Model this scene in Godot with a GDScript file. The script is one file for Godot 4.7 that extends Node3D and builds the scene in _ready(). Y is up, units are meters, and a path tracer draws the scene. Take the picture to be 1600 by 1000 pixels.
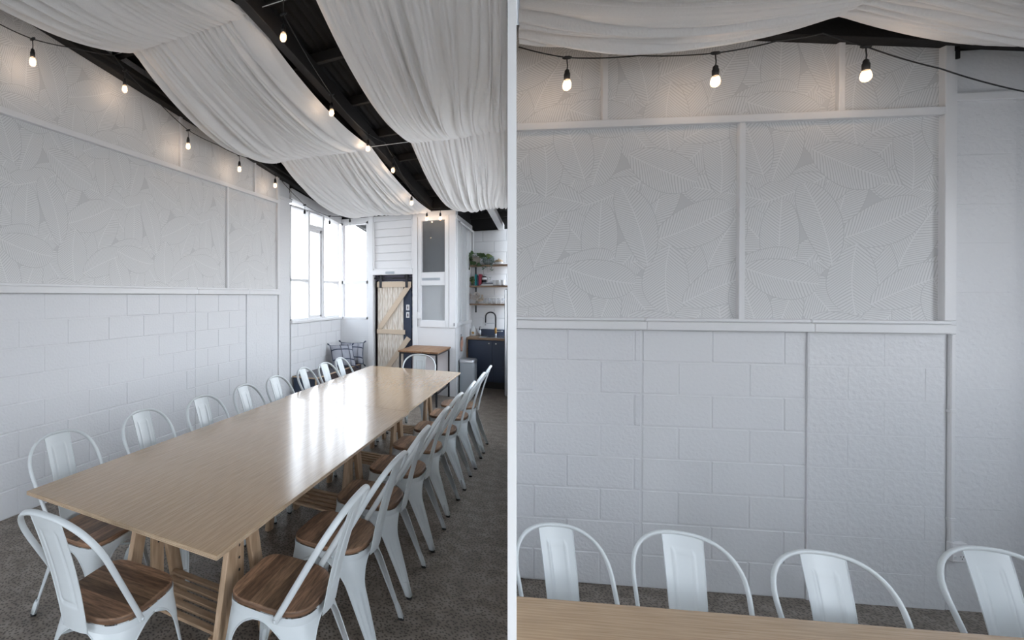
extends Node3D
# Two adjoining rooms of a white-painted function space, parted by a thin white partition:
# a long trestle-table room on the left, a panelled feature wall with a second table on the right.

const EYE := 1.65            # camera height above the floor of the long room
const FOCAL := 742.0         # in pixels of the 1600 x 1000 frame
const CX := 460.0
const CY := 463.0
const YAW := 0.515073        # radians to the left of the long room's axis
const ROOF0 := 3.774         # underside of the roof beams at z = -1.965
const PITCH := 0.1066

var M := {}
var counts := {}
var TB: Transform3D          # the right-hand room: x along its feature wall, y up, z out of the wall
var TA: Transform3D          # the same axes for the left wall of the long room
var rng := RandomNumberGenerator.new()

func roof_y(z: float) -> float:
	return ROOF0 + PITCH * (z + 1.965)

# ---------------------------------------------------------------- mesh helpers
func S() -> SurfaceTool:
	var s := SurfaceTool.new()
	s.begin(Mesh.PRIMITIVE_TRIANGLES)
	return s

func tri(s: SurfaceTool, a: Vector3, b: Vector3, c: Vector3) -> void:
	s.add_vertex(a); s.add_vertex(c); s.add_vertex(b)

func quad(s: SurfaceTool, a: Vector3, b: Vector3, c: Vector3, d: Vector3) -> void:
	tri(s, a, b, c); tri(s, a, c, d)

func face_out(s: SurfaceTool, p: Array, c: Vector3) -> void:
	var m := Vector3.ZERO
	for v in p: m += v
	m /= p.size()
	var n: Vector3 = (p[1] - p[0]).cross(p[2] - p[0])
	if n.dot(m - c) < 0: p.reverse()
	for k in range(1, p.size() - 1): tri(s, p[0], p[k], p[k + 1])

func box(s: SurfaceTool, c: Vector3, size: Vector3, b := 0.003, xf := Transform3D.IDENTITY) -> void:
	s.set_smooth_group(-1)
	var h := size / 2.0
	b = minf(b, minf(h.x, minf(h.y, h.z)) * 0.8)
	var cc := xf * c
	var V := func(sg: Vector3, ax: int) -> Vector3:
		var q := Vector3((h.x - b) * sg.x, (h.y - b) * sg.y, (h.z - b) * sg.z)
		q[ax] = h[ax] * sg[ax]
		return xf * (c + q)
	for ax in 3:
		var u := (ax + 1) % 3
		var w := (ax + 2) % 3
		for sg in [-1.0, 1.0]:
			var p := []
			for k in [[-1, -1], [1, -1], [1, 1], [-1, 1]]:
				var g := Vector3.ZERO
				g[ax] = sg; g[u] = k[0]; g[w] = k[1]
				p.append(V.call(g, ax))
			face_out(s, p, cc)
		for k in [[-1, -1], [1, -1], [1, 1], [-1, 1]]:
			var a := Vector3.ZERO
			a[ax] = -1; a[u] = k[0]; a[w] = k[1]
			var d := a
			d[ax] = 1
			face_out(s, [V.call(a, u), V.call(d, u), V.call(d, w), V.call(a, w)], cc)
	for i in 8:
		var g := Vector3(1 if i & 1 else -1, 1 if i & 2 else -1, 1 if i & 4 else -1)
		face_out(s, [V.call(g, 0), V.call(g, 1), V.call(g, 2)], cc)

func span(s: SurfaceTool, a: Vector3, b: Vector3, bevel := 0.003, xf := Transform3D.IDENTITY) -> void:
	box(s, (a + b) / 2.0, (b - a).abs(), bevel, xf)

func bar(s: SurfaceTool, a: Vector3, b: Vector3, w: float, t: float, bevel := 0.003, side := Vector3.RIGHT) -> void:   # a board from a to b, w across «side», t thick
	var y := (b - a).normalized()
	var x := (side - y * side.dot(y)).normalized()
	box(s, Vector3.ZERO, Vector3(w, a.distance_to(b), t), bevel, Transform3D(Basis(x, y, x.cross(y)), (a + b) / 2.0))

func tube(s: SurfaceTool, pts: Array, r: float, sides := 8, radii := [], group := 0, flat := 1.0) -> void:
	s.set_smooth_group(group)
	var n := pts.size()
	var rings := []
	var t0: Vector3 = (pts[1] - pts[0]).normalized()
	var up := Vector3.UP if absf(t0.y) < 0.9 else Vector3.RIGHT
	var nx := (up - t0 * up.dot(t0)).normalized()
	for i in n:
		var t: Vector3 = (pts[mini(i + 1, n - 1)] - pts[maxi(i - 1, 0)]).normalized()
		nx = (nx - t * nx.dot(t)).normalized()
		var ny := t.cross(nx)
		var ring := []
		var rr: float = radii[i] if radii else r
		for k in sides:
			var a := TAU * k / sides
			ring.append(pts[i] + (nx * cos(a) + ny * sin(a) * flat) * rr)
		rings.append(ring)
	for i in n - 1:
		for k in sides:
			var k2 := (k + 1) % sides
			quad(s, rings[i][k], rings[i][k2], rings[i + 1][k2], rings[i + 1][k])
	for k in range(1, sides - 1):
		tri(s, rings[0][0], rings[0][k + 1], rings[0][k])
		tri(s, rings[n - 1][0], rings[n - 1][k], rings[n - 1][k + 1])

func lathe(s: SurfaceTool, prof: Array, at := Vector3.ZERO, segs := 16, xf := Transform3D.IDENTITY, group := 0) -> void:   # prof: Vector2(radius, height) from bottom to top
	s.set_smooth_group(group)
	for i in prof.size() - 1:
		for k in segs:
			var a := TAU * k / segs
			var b := TAU * (k + 1) / segs
			var P := func(j: int, ang: float) -> Vector3: return xf * (at + Vector3(cos(ang) * prof[j].x, prof[j].y, -sin(ang) * prof[j].x))
			if prof[i].x < 1e-5: tri(s, P.call(i, a), P.call(i + 1, b), P.call(i + 1, a))
			elif prof[i + 1].x < 1e-5: tri(s, P.call(i, a), P.call(i, b), P.call(i + 1, a))
			else: quad(s, P.call(i, a), P.call(i, b), P.call(i + 1, b), P.call(i + 1, a))

func loft(s: SurfaceTool, loops: Array, c: Vector3, group := 0) -> void:   # closed loops one above another, capped at both ends
	var n: int = loops[0].size()
	s.set_smooth_group(group)
	for i in loops.size() - 1:
		for k in n:
			var k2 := (k + 1) % n
			face_out(s, [loops[i][k], loops[i][k2], loops[i + 1][k2], loops[i + 1][k]], c)
	s.set_smooth_group(-1)
	for e in [0, loops.size() - 1]:
		var m := Vector3.ZERO
		for v in loops[e]: m += v
		m /= n
		for k in n: face_out(s, [m, loops[e][k], loops[e][(k + 1) % n]], c)

func sheet(s: SurfaceTool, g: Array, group := 0) -> void:   # rows of points
	s.set_smooth_group(group)
	for i in g.size() - 1:
		for k in g[i].size() - 1:
			quad(s, g[i][k], g[i][k + 1], g[i + 1][k + 1], g[i + 1][k])

func slab(s: SurfaceTool, poly: Array, y0: float, y1: float, xf := Transform3D.IDENTITY) -> void:   # a flat prism over a polygon of (x, z)
	s.set_smooth_group(-1)
	var pv := PackedVector2Array(poly)
	var ix := Geometry2D.triangulate_polygon(pv)
	var mid := Vector2.ZERO
	for p in poly: mid += p
	mid /= poly.size()
	var c := xf * Vector3(mid.x, (y0 + y1) / 2, mid.y)
	for k in range(0, ix.size(), 3):
		for y in [y0, y1]:
			face_out(s, [xf * Vector3(pv[ix[k]].x, y, pv[ix[k]].y), xf * Vector3(pv[ix[k + 1]].x, y, pv[ix[k + 1]].y), xf * Vector3(pv[ix[k + 2]].x, y, pv[ix[k + 2]].y)], c)
	for k in poly.size():
		var a: Vector2 = poly[k]
		var b: Vector2 = poly[(k + 1) % poly.size()]
		face_out(s, [xf * Vector3(a.x, y0, a.y), xf * Vector3(b.x, y0, b.y), xf * Vector3(b.x, y1, b.y), xf * Vector3(a.x, y1, a.y)], c)

# ---------------------------------------------------------------- nodes
func numbered(called: String) -> String:
	counts[called] = counts.get(called, -1) + 1
	return called if counts[called] == 0 else "%s_%03d" % [called, counts[called]]

func mesh_of(s: SurfaceTool, m: Material) -> ArrayMesh:
	s.generate_normals()
	var me := s.commit()
	me.surface_set_material(0, m)
	return me

func part(called: String, s, m: Material, parent: Node3D) -> MeshInstance3D:
	var o := MeshInstance3D.new()
	o.name = called
	o.mesh = mesh_of(s, m) if s is SurfaceTool else s
	if s is Mesh: o.material_override = m
	parent.add_child(o, true)
	return o

func tag(o: Node, label: String, category: String, group := "") -> Node:
	o.set_meta("label", label); o.set_meta("category", category)
	if group: o.set_meta("group", group)
	return o

func thing(called: String, label: String, category: String, xf := Transform3D.IDENTITY, group := "") -> Node3D:
	var o := Node3D.new()
	o.name = numbered(called)
	add_child(o)
	o.transform = xf
	return tag(o, label, category, group)

func solid(called: String, s: SurfaceTool, m: Material, label: String, category: String, group := "", xf := Transform3D.IDENTITY) -> MeshInstance3D:
	var o := part(numbered(called), s, m, self)
	o.transform = xf
	tag(o, label, category, group)
	return o

func struct_node(called: String, xf := Transform3D.IDENTITY, label := "") -> Node3D:
	var o := Node3D.new()
	o.name = called
	add_child(o)
	o.transform = xf
	o.set_meta("kind", "structure")
	if label: o.set_meta("label", label)
	return o

func struct(called: String, s: SurfaceTool, m: Material, label := "", xf := Transform3D.IDENTITY) -> MeshInstance3D:
	var o := part(called, s, m, self)
	o.transform = xf
	o.set_meta("kind", "structure")
	if label: o.set_meta("label", label)
	return o

func copy(src: Node3D, called: String, xf: Transform3D, label: String, group := "") -> Node3D:
	var r: Node3D = src.duplicate()
	r.name = numbered(called)
	add_child(r)
	r.transform = xf
	r.set_meta("label", label)
	if group: r.set_meta("group", group)
	return r

func at(x: float, y: float, z: float, turn := 0.0) -> Transform3D:
	return Transform3D(Basis(Vector3.UP, turn), Vector3(x, y, z))

# ---------------------------------------------------------------- materials
func noise(kind: int, freq: float, octaves := 3, sd := 1) -> FastNoiseLite:
	var n := FastNoiseLite.new()
	n.noise_type = kind
	n.frequency = freq
	n.fractal_octaves = octaves
	n.seed = sd
	if kind == FastNoiseLite.TYPE_CELLULAR:
		n.cellular_return_type = FastNoiseLite.RETURN_DISTANCE
		n.fractal_type = FastNoiseLite.FRACTAL_NONE
	return n

func ntex(n: FastNoiseLite, size := 512, colors := [], normal := 0.0, height := 0) -> NoiseTexture2D:
	var t := NoiseTexture2D.new()
	t.noise = n
	t.width = size
	t.height = height if height else size
	t.seamless = true
	if normal > 0.0:
		t.as_normal_map = true
		t.bump_strength = normal
	if colors:
		var g := Gradient.new()
		g.offsets = PackedFloat32Array(colors.map(func(c): return c[0]))
		g.colors = PackedColorArray(colors.map(func(c): return c[1]))
		t.color_ramp = g
	return t

func mat(c: Color, rough := 0.6, metal := 0.0) -> StandardMaterial3D:
	var m := StandardMaterial3D.new()
	m.albedo_color = c.linear_to_srgb()
	m.roughness = rough
	m.metallic = metal
	return m

func tex(m: StandardMaterial3D, albedo: Texture2D, normal: Texture2D, scale: Vector3, nscale := 1.0, world := false) -> StandardMaterial3D:
	m.uv1_triplanar = true
	m.uv1_world_triplanar = world
	m.uv1_scale = scale
	m.uv1_triplanar_sharpness = 8.0
	if albedo: m.albedo_texture = albedo
	if normal:
		m.normal_enabled = true
		m.normal_texture = normal
		m.normal_scale = nscale
	return m

func C(r: float, g: float, b: float) -> Color: return Color(r, g, b)

func leaf_print() -> ImageTexture:   # the line-drawn banana leaves printed on the wallpaper, a tile of 1.05 m
	var n := 1024
	var px := PackedByteArray()
	px.resize(n * n)
	px.fill(206)
	var r := RandomNumberGenerator.new()
	r.seed = 11
	var leaves := []
	for i in 24:
		leaves.append([r.randf() * n, r.randf() * n, [0.3, 0.9, 1.57, 2.2, -0.5, 1.2, 1.9, 2.7][i % 8] + r.randf_range(-0.15, 0.15) + (PI if r.randf() < 0.35 else 0.0), r.randf_range(400, 540), r.randf_range(105, 140), r.randf_range(-0.25, 0.25)])
	# a jittered lattice so that the leaves cover the ground evenly
	for i in 24:
		leaves[i][0] = (float(i % 6) + 0.5 + r.randf_range(-0.25, 0.25)) * n / 6.0
		leaves[i][1] = (float(i / 6) + 0.5 + r.randf_range(-0.25, 0.25) + (0.5 if i % 2 else 0.0)) * n / 4.0
	for i in 24:
		var j := r.randi_range(0, 23)
		var tmp = leaves[i]; leaves[i] = leaves[j]; leaves[j] = tmp
	for lf in leaves:
		var L: float = lf[3]
		var W: float = lf[4]
		var bend: float = lf[5]
		var ca := cos(lf[2])
		var sa := sin(lf[2])
		var R := int(L * 0.56)
		for dy in range(-R, R):
			for dx in range(-R, R):
				var s := (dx * ca + dy * sa) / L + 0.5
				if s <= 0.0 or s >= 1.0: continue
				var t := -dx * sa + dy * ca - bend * L * 0.5 * (s - 0.5) * (s - 0.5) * 2.0
				var w := W * sqrt(sin(PI * pow(s, 0.82)))
				var q := absf(t)
				if q > w: continue
				var v := 226
				if q > w - 4.0: v = 200
				elif q < 3.0: v = 230
				else:
					var ph := (s * L + q * (0.85 if t > 0 else 0.7) + 7.0 * sin(s * 9.0 + q * 0.03)) / 17.0
					if ph - floorf(ph) < 0.34: v = 203
				px[posmod(int(lf[1]) + dy, n) * n + posmod(int(lf[0]) + dx, n)] = v
	return ImageTexture.create_from_image(Image.create_from_data(n, n, false, Image.FORMAT_L8, px))

func strip_wood(sd: int, n := 256) -> ImageTexture:   # glued staves of oiled timber, grain along x
	var r := RandomNumberGenerator.new()
	r.seed = sd
	var fn := noise(FastNoiseLite.TYPE_SIMPLEX, 0.02, 4, sd)
	var im := Image.create(n, n, false, Image.FORMAT_RGB8)
	var tones := []
	for i in 6: tones.append([[0.55, 1.1, 0.8, 1.3, 0.65, 1.0][(i + sd) % 6] * r.randf_range(0.9, 1.1), r.randf_range(-0.03, 0.05), r.randf() * 900])
	for y in n:
		var k: int = mini(y * 6 / n, 5)
		for x in n:
			var g := fn.get_noise_2d(x * 0.35 + tones[k][2], y * 3.2)
			var g2 := fn.get_noise_2d(x * 0.9 + tones[k][2] * 2.0, y * 11.0)
			var v: float = tones[k][0] * (1.0 + 0.5 * g + 0.3 * g2)
			im.set_pixel(x, y, Color(0.25 * v * (1.0 + tones[k][1]), 0.148 * v, 0.09 * v).linear_to_srgb())
	return ImageTexture.create_from_image(im)

func make_materials() -> void:
	var V := FastNoiseLite.TYPE_SIMPLEX
	var rough_n := ntex(noise(V, 0.035, 4, 3), 512, [], 6.0)
	var fine_n := ntex(noise(V, 0.05, 3, 8), 256, [], 2.0)
	M.white = tex(mat(C(0.79, 0.79, 0.80), 0.55), null, fine_n, Vector3.ONE * 2.0, 0.25, true)
	M.bright_white = mat(C(0.95, 0.95, 0.95), 0.5)
	M.wall = tex(mat(C(0.77, 0.775, 0.79), 0.6), null, rough_n, Vector3.ONE * 1.2, 0.25, true)
	M.block_rough = tex(mat(C(0.76, 0.765, 0.785), 0.5), null, rough_n, Vector3.ONE * 1.7, 0.24)
	M.block = tex(mat(C(0.765, 0.77, 0.785), 0.5), null, rough_n, Vector3.ONE * 1.6, 0.12)
	M.render_coat = tex(mat(C(0.765, 0.77, 0.785), 0.5), null, rough_n, Vector3.ONE * 1.1, 0.22)
	M.trim = tex(mat(C(0.80, 0.80, 0.81), 0.4), null, fine_n, Vector3.ONE * 3.0, 0.15)
	M.paper = tex(mat(C(1.0, 1.0, 1.0), 0.6), leaf_print(), null, Vector3.ONE * 0.95)
	M.black = tex(mat(C(0.008, 0.0075, 0.008), 0.8), null, fine_n, Vector3.ONE * 3.0, 0.5)
	M.beam = mat(C(0.016, 0.0145, 0.0145), 0.7)
	M.cable = mat(C(0.012, 0.012, 0.013), 0.5)
	M.wire = mat(C(0.85, 0.85, 0.85), 0.4)
	var weave := ntex(noise(V, 0.09, 2, 5), 256, [], 3.0)
	M.cloth = tex(mat(C(0.89, 0.88, 0.87), 0.9), null, weave, Vector3(2.0, 2.0, 6.0), 0.35)
	M.cloth.backlight_enabled = true
	M.cloth.backlight = Color(0.4, 0.4, 0.4)
	M.metal = mat(C(0.66, 0.70, 0.715), 0.32)
	M.rubber = mat(C(0.02, 0.02, 0.02), 0.7)
	M.bolt = mat(C(0.6, 0.6, 0.6), 0.3, 0.9)
	for i in 3:
		var sm := mat(C(1, 1, 1), 0.5)
		sm.albedo_color = Color.WHITE
		M["seat%d" % i] = tex(sm, strip_wood(21 + i), null, Vector3.ONE / 0.37)
		M["seat%d" % i].uv1_offset = Vector3(0.5, 0.5, 0.5)
	var grain := ntex(noise(V, 0.02, 5, 14), 512, [[0.0, Color(0.66, 0.545, 0.42)], [0.42, Color(0.725, 0.605, 0.47)], [0.6, Color(0.74, 0.62, 0.485)], [1.0, Color(0.785, 0.675, 0.54)]])
	M.oak = tex(mat(C(1, 1, 1), 0.2), grain, null, Vector3(9.0, 9.0, 0.3))
	M.oak.clearcoat_enabled = true
	M.oak.clearcoat = 0.6
	M.oak.clearcoat_roughness = 0.13
	M.oak_x = M.oak.duplicate()
	M.oak_x.uv1_scale = Vector3(0.3, 9.0, 9.0)
	M.ply = tex(mat(C(1, 1, 1), 0.55), ntex(noise(V, 0.03, 3, 4), 256, [[0.0, Color(0.62, 0.52, 0.42)], [1.0, Color(0.86, 0.77, 0.66)]]), null, Vector3(1.0, 40.0, 1.0))
	M.pine = tex(mat(C(1, 1, 1), 0.55), ntex(noise(V, 0.02, 4, 6), 256, [[0.0, Color(0.62, 0.51, 0.40)], [1.0, Color(0.77, 0.66, 0.55)]]), null, Vector3(6.0, 0.8, 6.0))
	M.pine_x = tex(mat(C(1, 1, 1), 0.55), M.pine.albedo_texture, null, Vector3(0.8, 6.0, 6.0))
	M.concrete = tex(mat(C(1, 1, 1), 0.42), ntex(noise(V, 0.012, 5, 17), 1024, [[0.0, Color(0.45, 0.41, 0.375)], [0.5, Color(0.54, 0.50, 0.46)], [1.0, Color(0.63, 0.59, 0.55)]]), null, Vector3.ONE * 0.5, 1.0, true)
	M.concrete.detail_enabled = true
	M.concrete.detail_blend_mode = BaseMaterial3D.BLEND_MODE_MUL
	M.concrete.detail_albedo = ntex(noise(FastNoiseLite.TYPE_CELLULAR, 0.11, 1, 9), 1024, [[0.0, Color(0.45, 0.43, 0.42)], [0.16, Color(0.62, 0.6, 0.58)], [0.3, Color(0.97, 0.97, 0.97)], [0.8, Color(1, 1, 1)], [1.0, Color(0.8, 0.8, 0.8)]])
	M.concrete.detail_uv_layer = BaseMaterial3D.DETAIL_UV_1
	M.glass = mat(C(0.9, 0.95, 0.95), 0.02)
	M.glass.transparency = BaseMaterial3D.TRANSPARENCY_ALPHA
	M.glass.albedo_color.a = 0.06
	M.frosted = mat(C(0.82, 0.85, 0.87), 0.35)
	M.frosted.transparency = BaseMaterial3D.TRANSPARENCY_ALPHA
	M.frosted.albedo_color.a = 0.5
	M.frosted.backlight_enabled = true
	M.frosted.backlight = Color(0.8, 0.8, 0.8)
	M.bulb_glass = mat(C(1.0, 0.9, 0.75), 0.05)
	M.bulb_glass.transparency = BaseMaterial3D.TRANSPARENCY_ALPHA
	M.bulb_glass.albedo_color.a = 0.22
	M.bulb_glass.emission_enabled = true
	M.bulb_glass.emission = Color(1.0, 0.80, 0.58)
	M.bulb_glass.emission_energy_multiplier = 1.1
	M.filament = mat(C(1, 0.8, 0.5), 0.5)
	M.filament.emission_enabled = true
	M.filament.emission = Color(1.0, 0.82, 0.58)
	M.filament.emission_energy_multiplier = 14.0
	M.dead_glass = mat(C(0.8, 0.85, 0.85), 0.05)
	M.dead_glass.transparency = BaseMaterial3D.TRANSPARENCY_ALPHA
	M.dead_glass.albedo_color.a = 0.15
	M.navy = mat(C(0.024, 0.038, 0.075), 0.45)
	M.dark_lam = mat(C(0.05, 0.047, 0.06), 0.4)
	M.maroon = mat(C(0.14, 0.075, 0.085), 0.6)
	M.purple = mat(C(0.13, 0.12, 0.17), 0.5)
	M.pink = mat(C(0.42, 0.2, 0.19), 0.6)
	M.weathered = tex(mat(C(1, 1, 1), 0.75), ntex(noise(V, 0.018, 5, 31), 256, [[0.0, Color(0.74, 0.67, 0.60)], [0.45, Color(0.85, 0.81, 0.76)], [1.0, Color(0.92, 0.90, 0.87)]]), null, Vector3(7.0, 0.9, 7.0))
	M.brace = mat(C(0.62, 0.50, 0.38), 0.65)
	M.steel_dark = mat(C(0.03, 0.03, 0.035), 0.45, 0.4)
	M.steel = mat(C(0.55, 0.57, 0.6), 0.28, 0.9)
	M.grey_bin = mat(C(0.42, 0.46, 0.50), 0.4, 0.25)
	M.side_top = tex(mat(C(1, 1, 1), 0.5), ntex(noise(V, 0.02, 4, 41), 256, [[0.0, Color(0.42, 0.29, 0.19)], [1.0, Color(0.68, 0.53, 0.39)]]), null, Vector3(0.9, 6.0, 6.0))
	M.shelf_wood = tex(mat(C(1, 1, 1), 0.55), ntex(noise(V, 0.02, 4, 43), 256, [[0.0, Color(0.5, 0.40, 0.31)], [1.0, Color(0.66, 0.55, 0.45)]]), null, Vector3(0.9, 6.0, 6.0))
	M.leaf = mat(C(0.06, 0.115, 0.035), 0.45)
	M.leaf_light = mat(C(0.18, 0.24, 0.08), 0.5)
	M.leaf_blue = mat(C(0.16, 0.24, 0.20), 0.55)
	M.ceramic = mat(C(0.78, 0.79, 0.80), 0.25)
	M.stone_pot = mat(C(0.45, 0.40, 0.35), 0.6)
	M.teal = mat(C(0.0, 0.26, 0.27), 0.5)
	M.red = mat(C(0.36, 0.03, 0.06), 0.5)
	M.black_gloss = mat(C(0.02, 0.02, 0.022), 0.3)
	M.flower = mat(C(0.62, 0.52, 0.42), 0.7)
	M.flower_pale = mat(C(0.72, 0.66, 0.62), 0.7)
	M.stem = mat(C(0.09, 0.11, 0.05), 0.6)
	M.clear = mat(C(0.85, 0.88, 0.92), 0.03)
	M.clear.transparency = BaseMaterial3D.TRANSPARENCY_ALPHA
	M.clear.albedo_color.a = 0.28
	M.basket = mat(C(0.5, 0.38, 0.24), 0.7)
	M.cloth_pink = mat(C(0.62, 0.36, 0.28), 0.85)
	M.linen = tex(mat(C(0.36, 0.37, 0.42), 0.9), null, weave, Vector3.ONE * 8.0, 0.5)
	M.linen_grey = mat(C(0.2, 0.21, 0.25), 0.9)
	M.gold_label = mat(C(0.5, 0.28, 0.08), 0.5)
	M.foliage = tex(mat(C(1, 1, 1), 0.7), ntex(noise(V, 0.02, 2, 51), 256, [[0.0, Color(0.08, 0.13, 0.08)], [0.45, Color(0.25, 0.31, 0.17)], [0.55, Color(0.62, 0.60, 0.38)], [0.75, Color(0.45, 0.47, 0.28)], [1.0, Color(0.75, 0.66, 0.58)]]), null, Vector3(2.5, 1.2, 2.5))
	M.outside = mat(C(0.30, 0.34, 0.40), 0.8)

# ---------------------------------------------------------------- furniture
func seat_outline(grow := 0.0) -> Array:   # 96 points round the seat, evenly spaced, from the right side towards the back
	var raw := []
	for i in 721:
		var a := TAU * i / 720.0
		var n := 5.0 if sin(a) < 0 else 2.9
		raw.append(Vector2(signf(cos(a)) * pow(absf(cos(a)), 2.0 / n) * (0.181 + grow), signf(sin(a)) * pow(absf(sin(a)), 2.0 / n) * (0.176 + grow)))
	var acc := [0.0]
	for i in 720: acc.append(acc[i] + raw[i].distance_to(raw[i + 1]))
	var out := []
	var j := 0
	for i in 96:
		var want: float = acc[720] * i / 96.0
		while acc[j + 1] < want: j += 1
		out.append(raw[j].lerp(raw[j + 1], (want - acc[j]) / maxf(acc[j + 1] - acc[j], 1e-9)))
	return out

func along(o: Array, s: float) -> Vector2:
	s = fposmod(s, 96.0)
	var i := int(s)
	return o[i % 96].lerp(o[(i + 1) % 96], s - i)

func make_chair(called: String, label: String, group: String) -> Node3D:
	var t := thing(called, label, "chair", Transform3D.IDENTITY, group)
	# seat: a slab of glued timber staves with rounded corners
	var s := S()
	var loops := []
	for lv in [[0.438, -0.004], [0.441, 0.0], [0.457, 0.0], [0.4605, -0.0015], [0.462, -0.005]]:
		var lp := []
		for p in seat_outline(lv[1]): lp.append(Vector3(p.x, lv[0], p.y))
		loops.append(lp)
	loft(s, loops, Vector3(0, 0.45, 0))
	part("seat", s, M.seat0, t)
	# pressed steel frame: an apron that runs down into four channel legs
	var o := seat_outline(0.003)
	var per := 0.0
	for i in 96: per += o[i].distance_to(o[(i + 1) % 96])
	var step := per / 96.0
	var corners := []
	for ang in [[0.150, 0.128], [-0.150, 0.128], [-0.158, -0.155], [0.158, -0.155]]:   # in the order of the outline
		var best := 0
		for i in 96:
			if o[i].distance_to(Vector2(ang[0], ang[1])) < o[best].distance_to(Vector2(ang[0], ang[1])): best = i
		corners.append(best)
	var feet := [Vector2(0.172, 0.275), Vector2(-0.172, 0.275), Vector2(-0.186, -0.222), Vector2(0.186, -0.222)]
	s = S()
	var ring := []
	for y in [0.438, 0.425, 0.408]:
		var row := []
		for i in 97: row.append(Vector3(o[i % 96].x, y, o[i % 96].y))
		ring.append(row)
	sheet(s, ring)
	part("apron", s, M.metal, t)
	for li in 4:
		var sc: float = corners[li]
		var nxt := fposmod(corners[(li + 1) % 4] - sc, 96.0) / 2.0
		var prv := fposmod(sc - corners[(li + 3) % 4], 96.0) / 2.0
		var foot: Vector2 = feet[li] - o[corners[li]]
		s = S()
		var g := []
		var el := []
		var er := []
		for ri in 25:
			var f := ri / 24.0
			var d := 0.03 + 0.395 * pow(f, 1.5)
			var wl: float = lerpf(0.056, 0.018, clampf((d - 0.03) / 0.38, 0, 1)) / step
			var q := clampf((d - 0.03) / 0.115, 0, 1)
			var open := 1.0 - sqrt(1.0 - (1.0 - q) * (1.0 - q))
			var row := []
			for ci in 13:
				var k := (ci - 6) / 6.0
				var w := wl + maxf((nxt if k > 0 else prv) - wl, 0) * open
				var p := along(o, sc + k * w) + foot * ((d - 0.03) / 0.395)
				var ctr := o[corners[li]] as Vector2
				var groove := 0.007 * clampf((d - 0.13) / 0.04, 0, 1) * clampf((0.37 - d) / 0.04, 0, 1) * (1.0 if absf(k) < 0.4 else 0.0)
				p -= ctr.normalized() * groove
				row.append(Vector3(p.x, 0.438 - d, p.y))
			g.append(row)
			el.append(row[0]); er.append(row[12])
		sheet(s, g)
		tube(s, el, 0.0032, 5)
		tube(s, er, 0.0032, 5)
		var fx := Vector3(feet[li].x, 0, feet[li].y)
		var dirv := Vector3(foot.x, -0.425, foot.y).normalized()
		tube(s, [fx - dirv * 0.075 + Vector3(0, 0.010, 0), fx - dirv * 0.05 + Vector3(0, 0.010, 0), fx + Vector3(0, 0.010, 0)], 0.0145, 10, [0.011, 0.0145, 0.0145])
		var leg := part("leg", s, M.metal, t)
		var rb := S()
		lathe(rb, [Vector2(0, 0), Vector2(0.0145, 0), Vector2(0.0155, 0.006), Vector2(0.0145, 0.013), Vector2(0, 0.013)], fx, 12)
		part("foot_pad", rb, M.rubber, leg)
	# hoop back of bent tube
	s = S()
	var pts := []
	for i in 41:
		var h: float
		var x: float
		if i < 8: h = 0.30 * i / 8.0; x = lerpf(0.190, 0.205, pow(i / 8.0, 0.8))
		elif i > 32: h = 0.30 * (40 - i) / 8.0; x = -lerpf(0.190, 0.205, pow((40 - i) / 8.0, 0.8))
		else:
			var a := PI * (i - 8) / 24.0
			x = 0.205 * signf(cos(a)) * pow(absf(cos(a)), 0.82)
			h = 0.30 + 0.168 * pow(maxf(sin(a), 0.0), 0.86)
		pts.append(Vector3(x, 0.427 + h, 0.062 + 0.268 * h / 0.468))
	var fine := []
	s.set_smooth_group(0)
	var nrm := Vector3(0, -0.497, 0.868)
	for i in 41:
		var tg: Vector3 = (pts[mini(i + 1, 40)] - pts[maxi(i - 1, 0)]).normalized()
		var b := tg.cross(nrm).normalized()
		var row := []
		for k in 13: row.append(pts[i] + nrm * (0.0122 * cos(TAU * k / 12.0)) + b * (0.0084 * sin(TAU * k / 12.0)))
		fine.append(row)
	sheet(s, fine)
	for sx in [-1, 1]: lathe(s, [Vector2(0, 0), Vector2(0.008, 0), Vector2(0.006, 0.004), Vector2(0, 0.005)], Vector3.ZERO, 10, Transform3D(Basis(Vector3.BACK, -sx * PI / 2), Vector3(sx * 0.199, 0.432, 0.065)))
	part("back_hoop", s, M.metal, t)
	# splat: a pressed sheet with an embossed panel
	s = S()
	for side in [1.0, -1.0]:
		var g := []
		for iy in 47:
			var v := iy / 46.0
			var hw := lerpf(0.062, 0.076, v)
			var row := []
			for ix in 25:
				var u: float = (ix - 12) / 12.0 * side
				var x := u * hw
				var dx := absf(absf(x) - 0.036)
				var dv := minf(absf(v - 0.24), absf(v - 0.86)) * 0.46
				var e := 0.0
				if v > 0.225 and v < 0.875: e = maxf(e, 1.0 - dx / 0.006)
				if absf(x) < 0.040: e = maxf(e, 1.0 - dv / 0.006)
				var z: float = lerpf(0.200, 0.327, v) - 0.012 * sin(PI * v) + 0.008 * (1.0 - u * u) - 0.006 * clampf(e, 0, 1) - 0.0007 * side
				row.append(Vector3(x, lerpf(0.418, 0.886, v), z))
			g.append(row)
		sheet(s, g)
	for sx in [-1.0, 1.0]:
		var ed := []
		for iy in 13:
			var v := iy / 12.0
			ed.append(Vector3(sx * lerpf(0.062, 0.076, v), lerpf(0.418, 0.886, v), lerpf(0.200, 0.327, v) - 0.012 * sin(PI * v)))
		tube(s, ed, 0.0026, 5)
	part("back_splat", s, M.metal, t)
	s = S()
	for sx in [-1, 1]: tube(s, [Vector3(0.135 * sx, 0.33, -0.14), Vector3(0, 0.345, 0.0), Vector3(-0.135 * sx, 0.33, 0.15)], 0.006, 6)
	part("cross_brace", s, M.metal, t)
	return t

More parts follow.
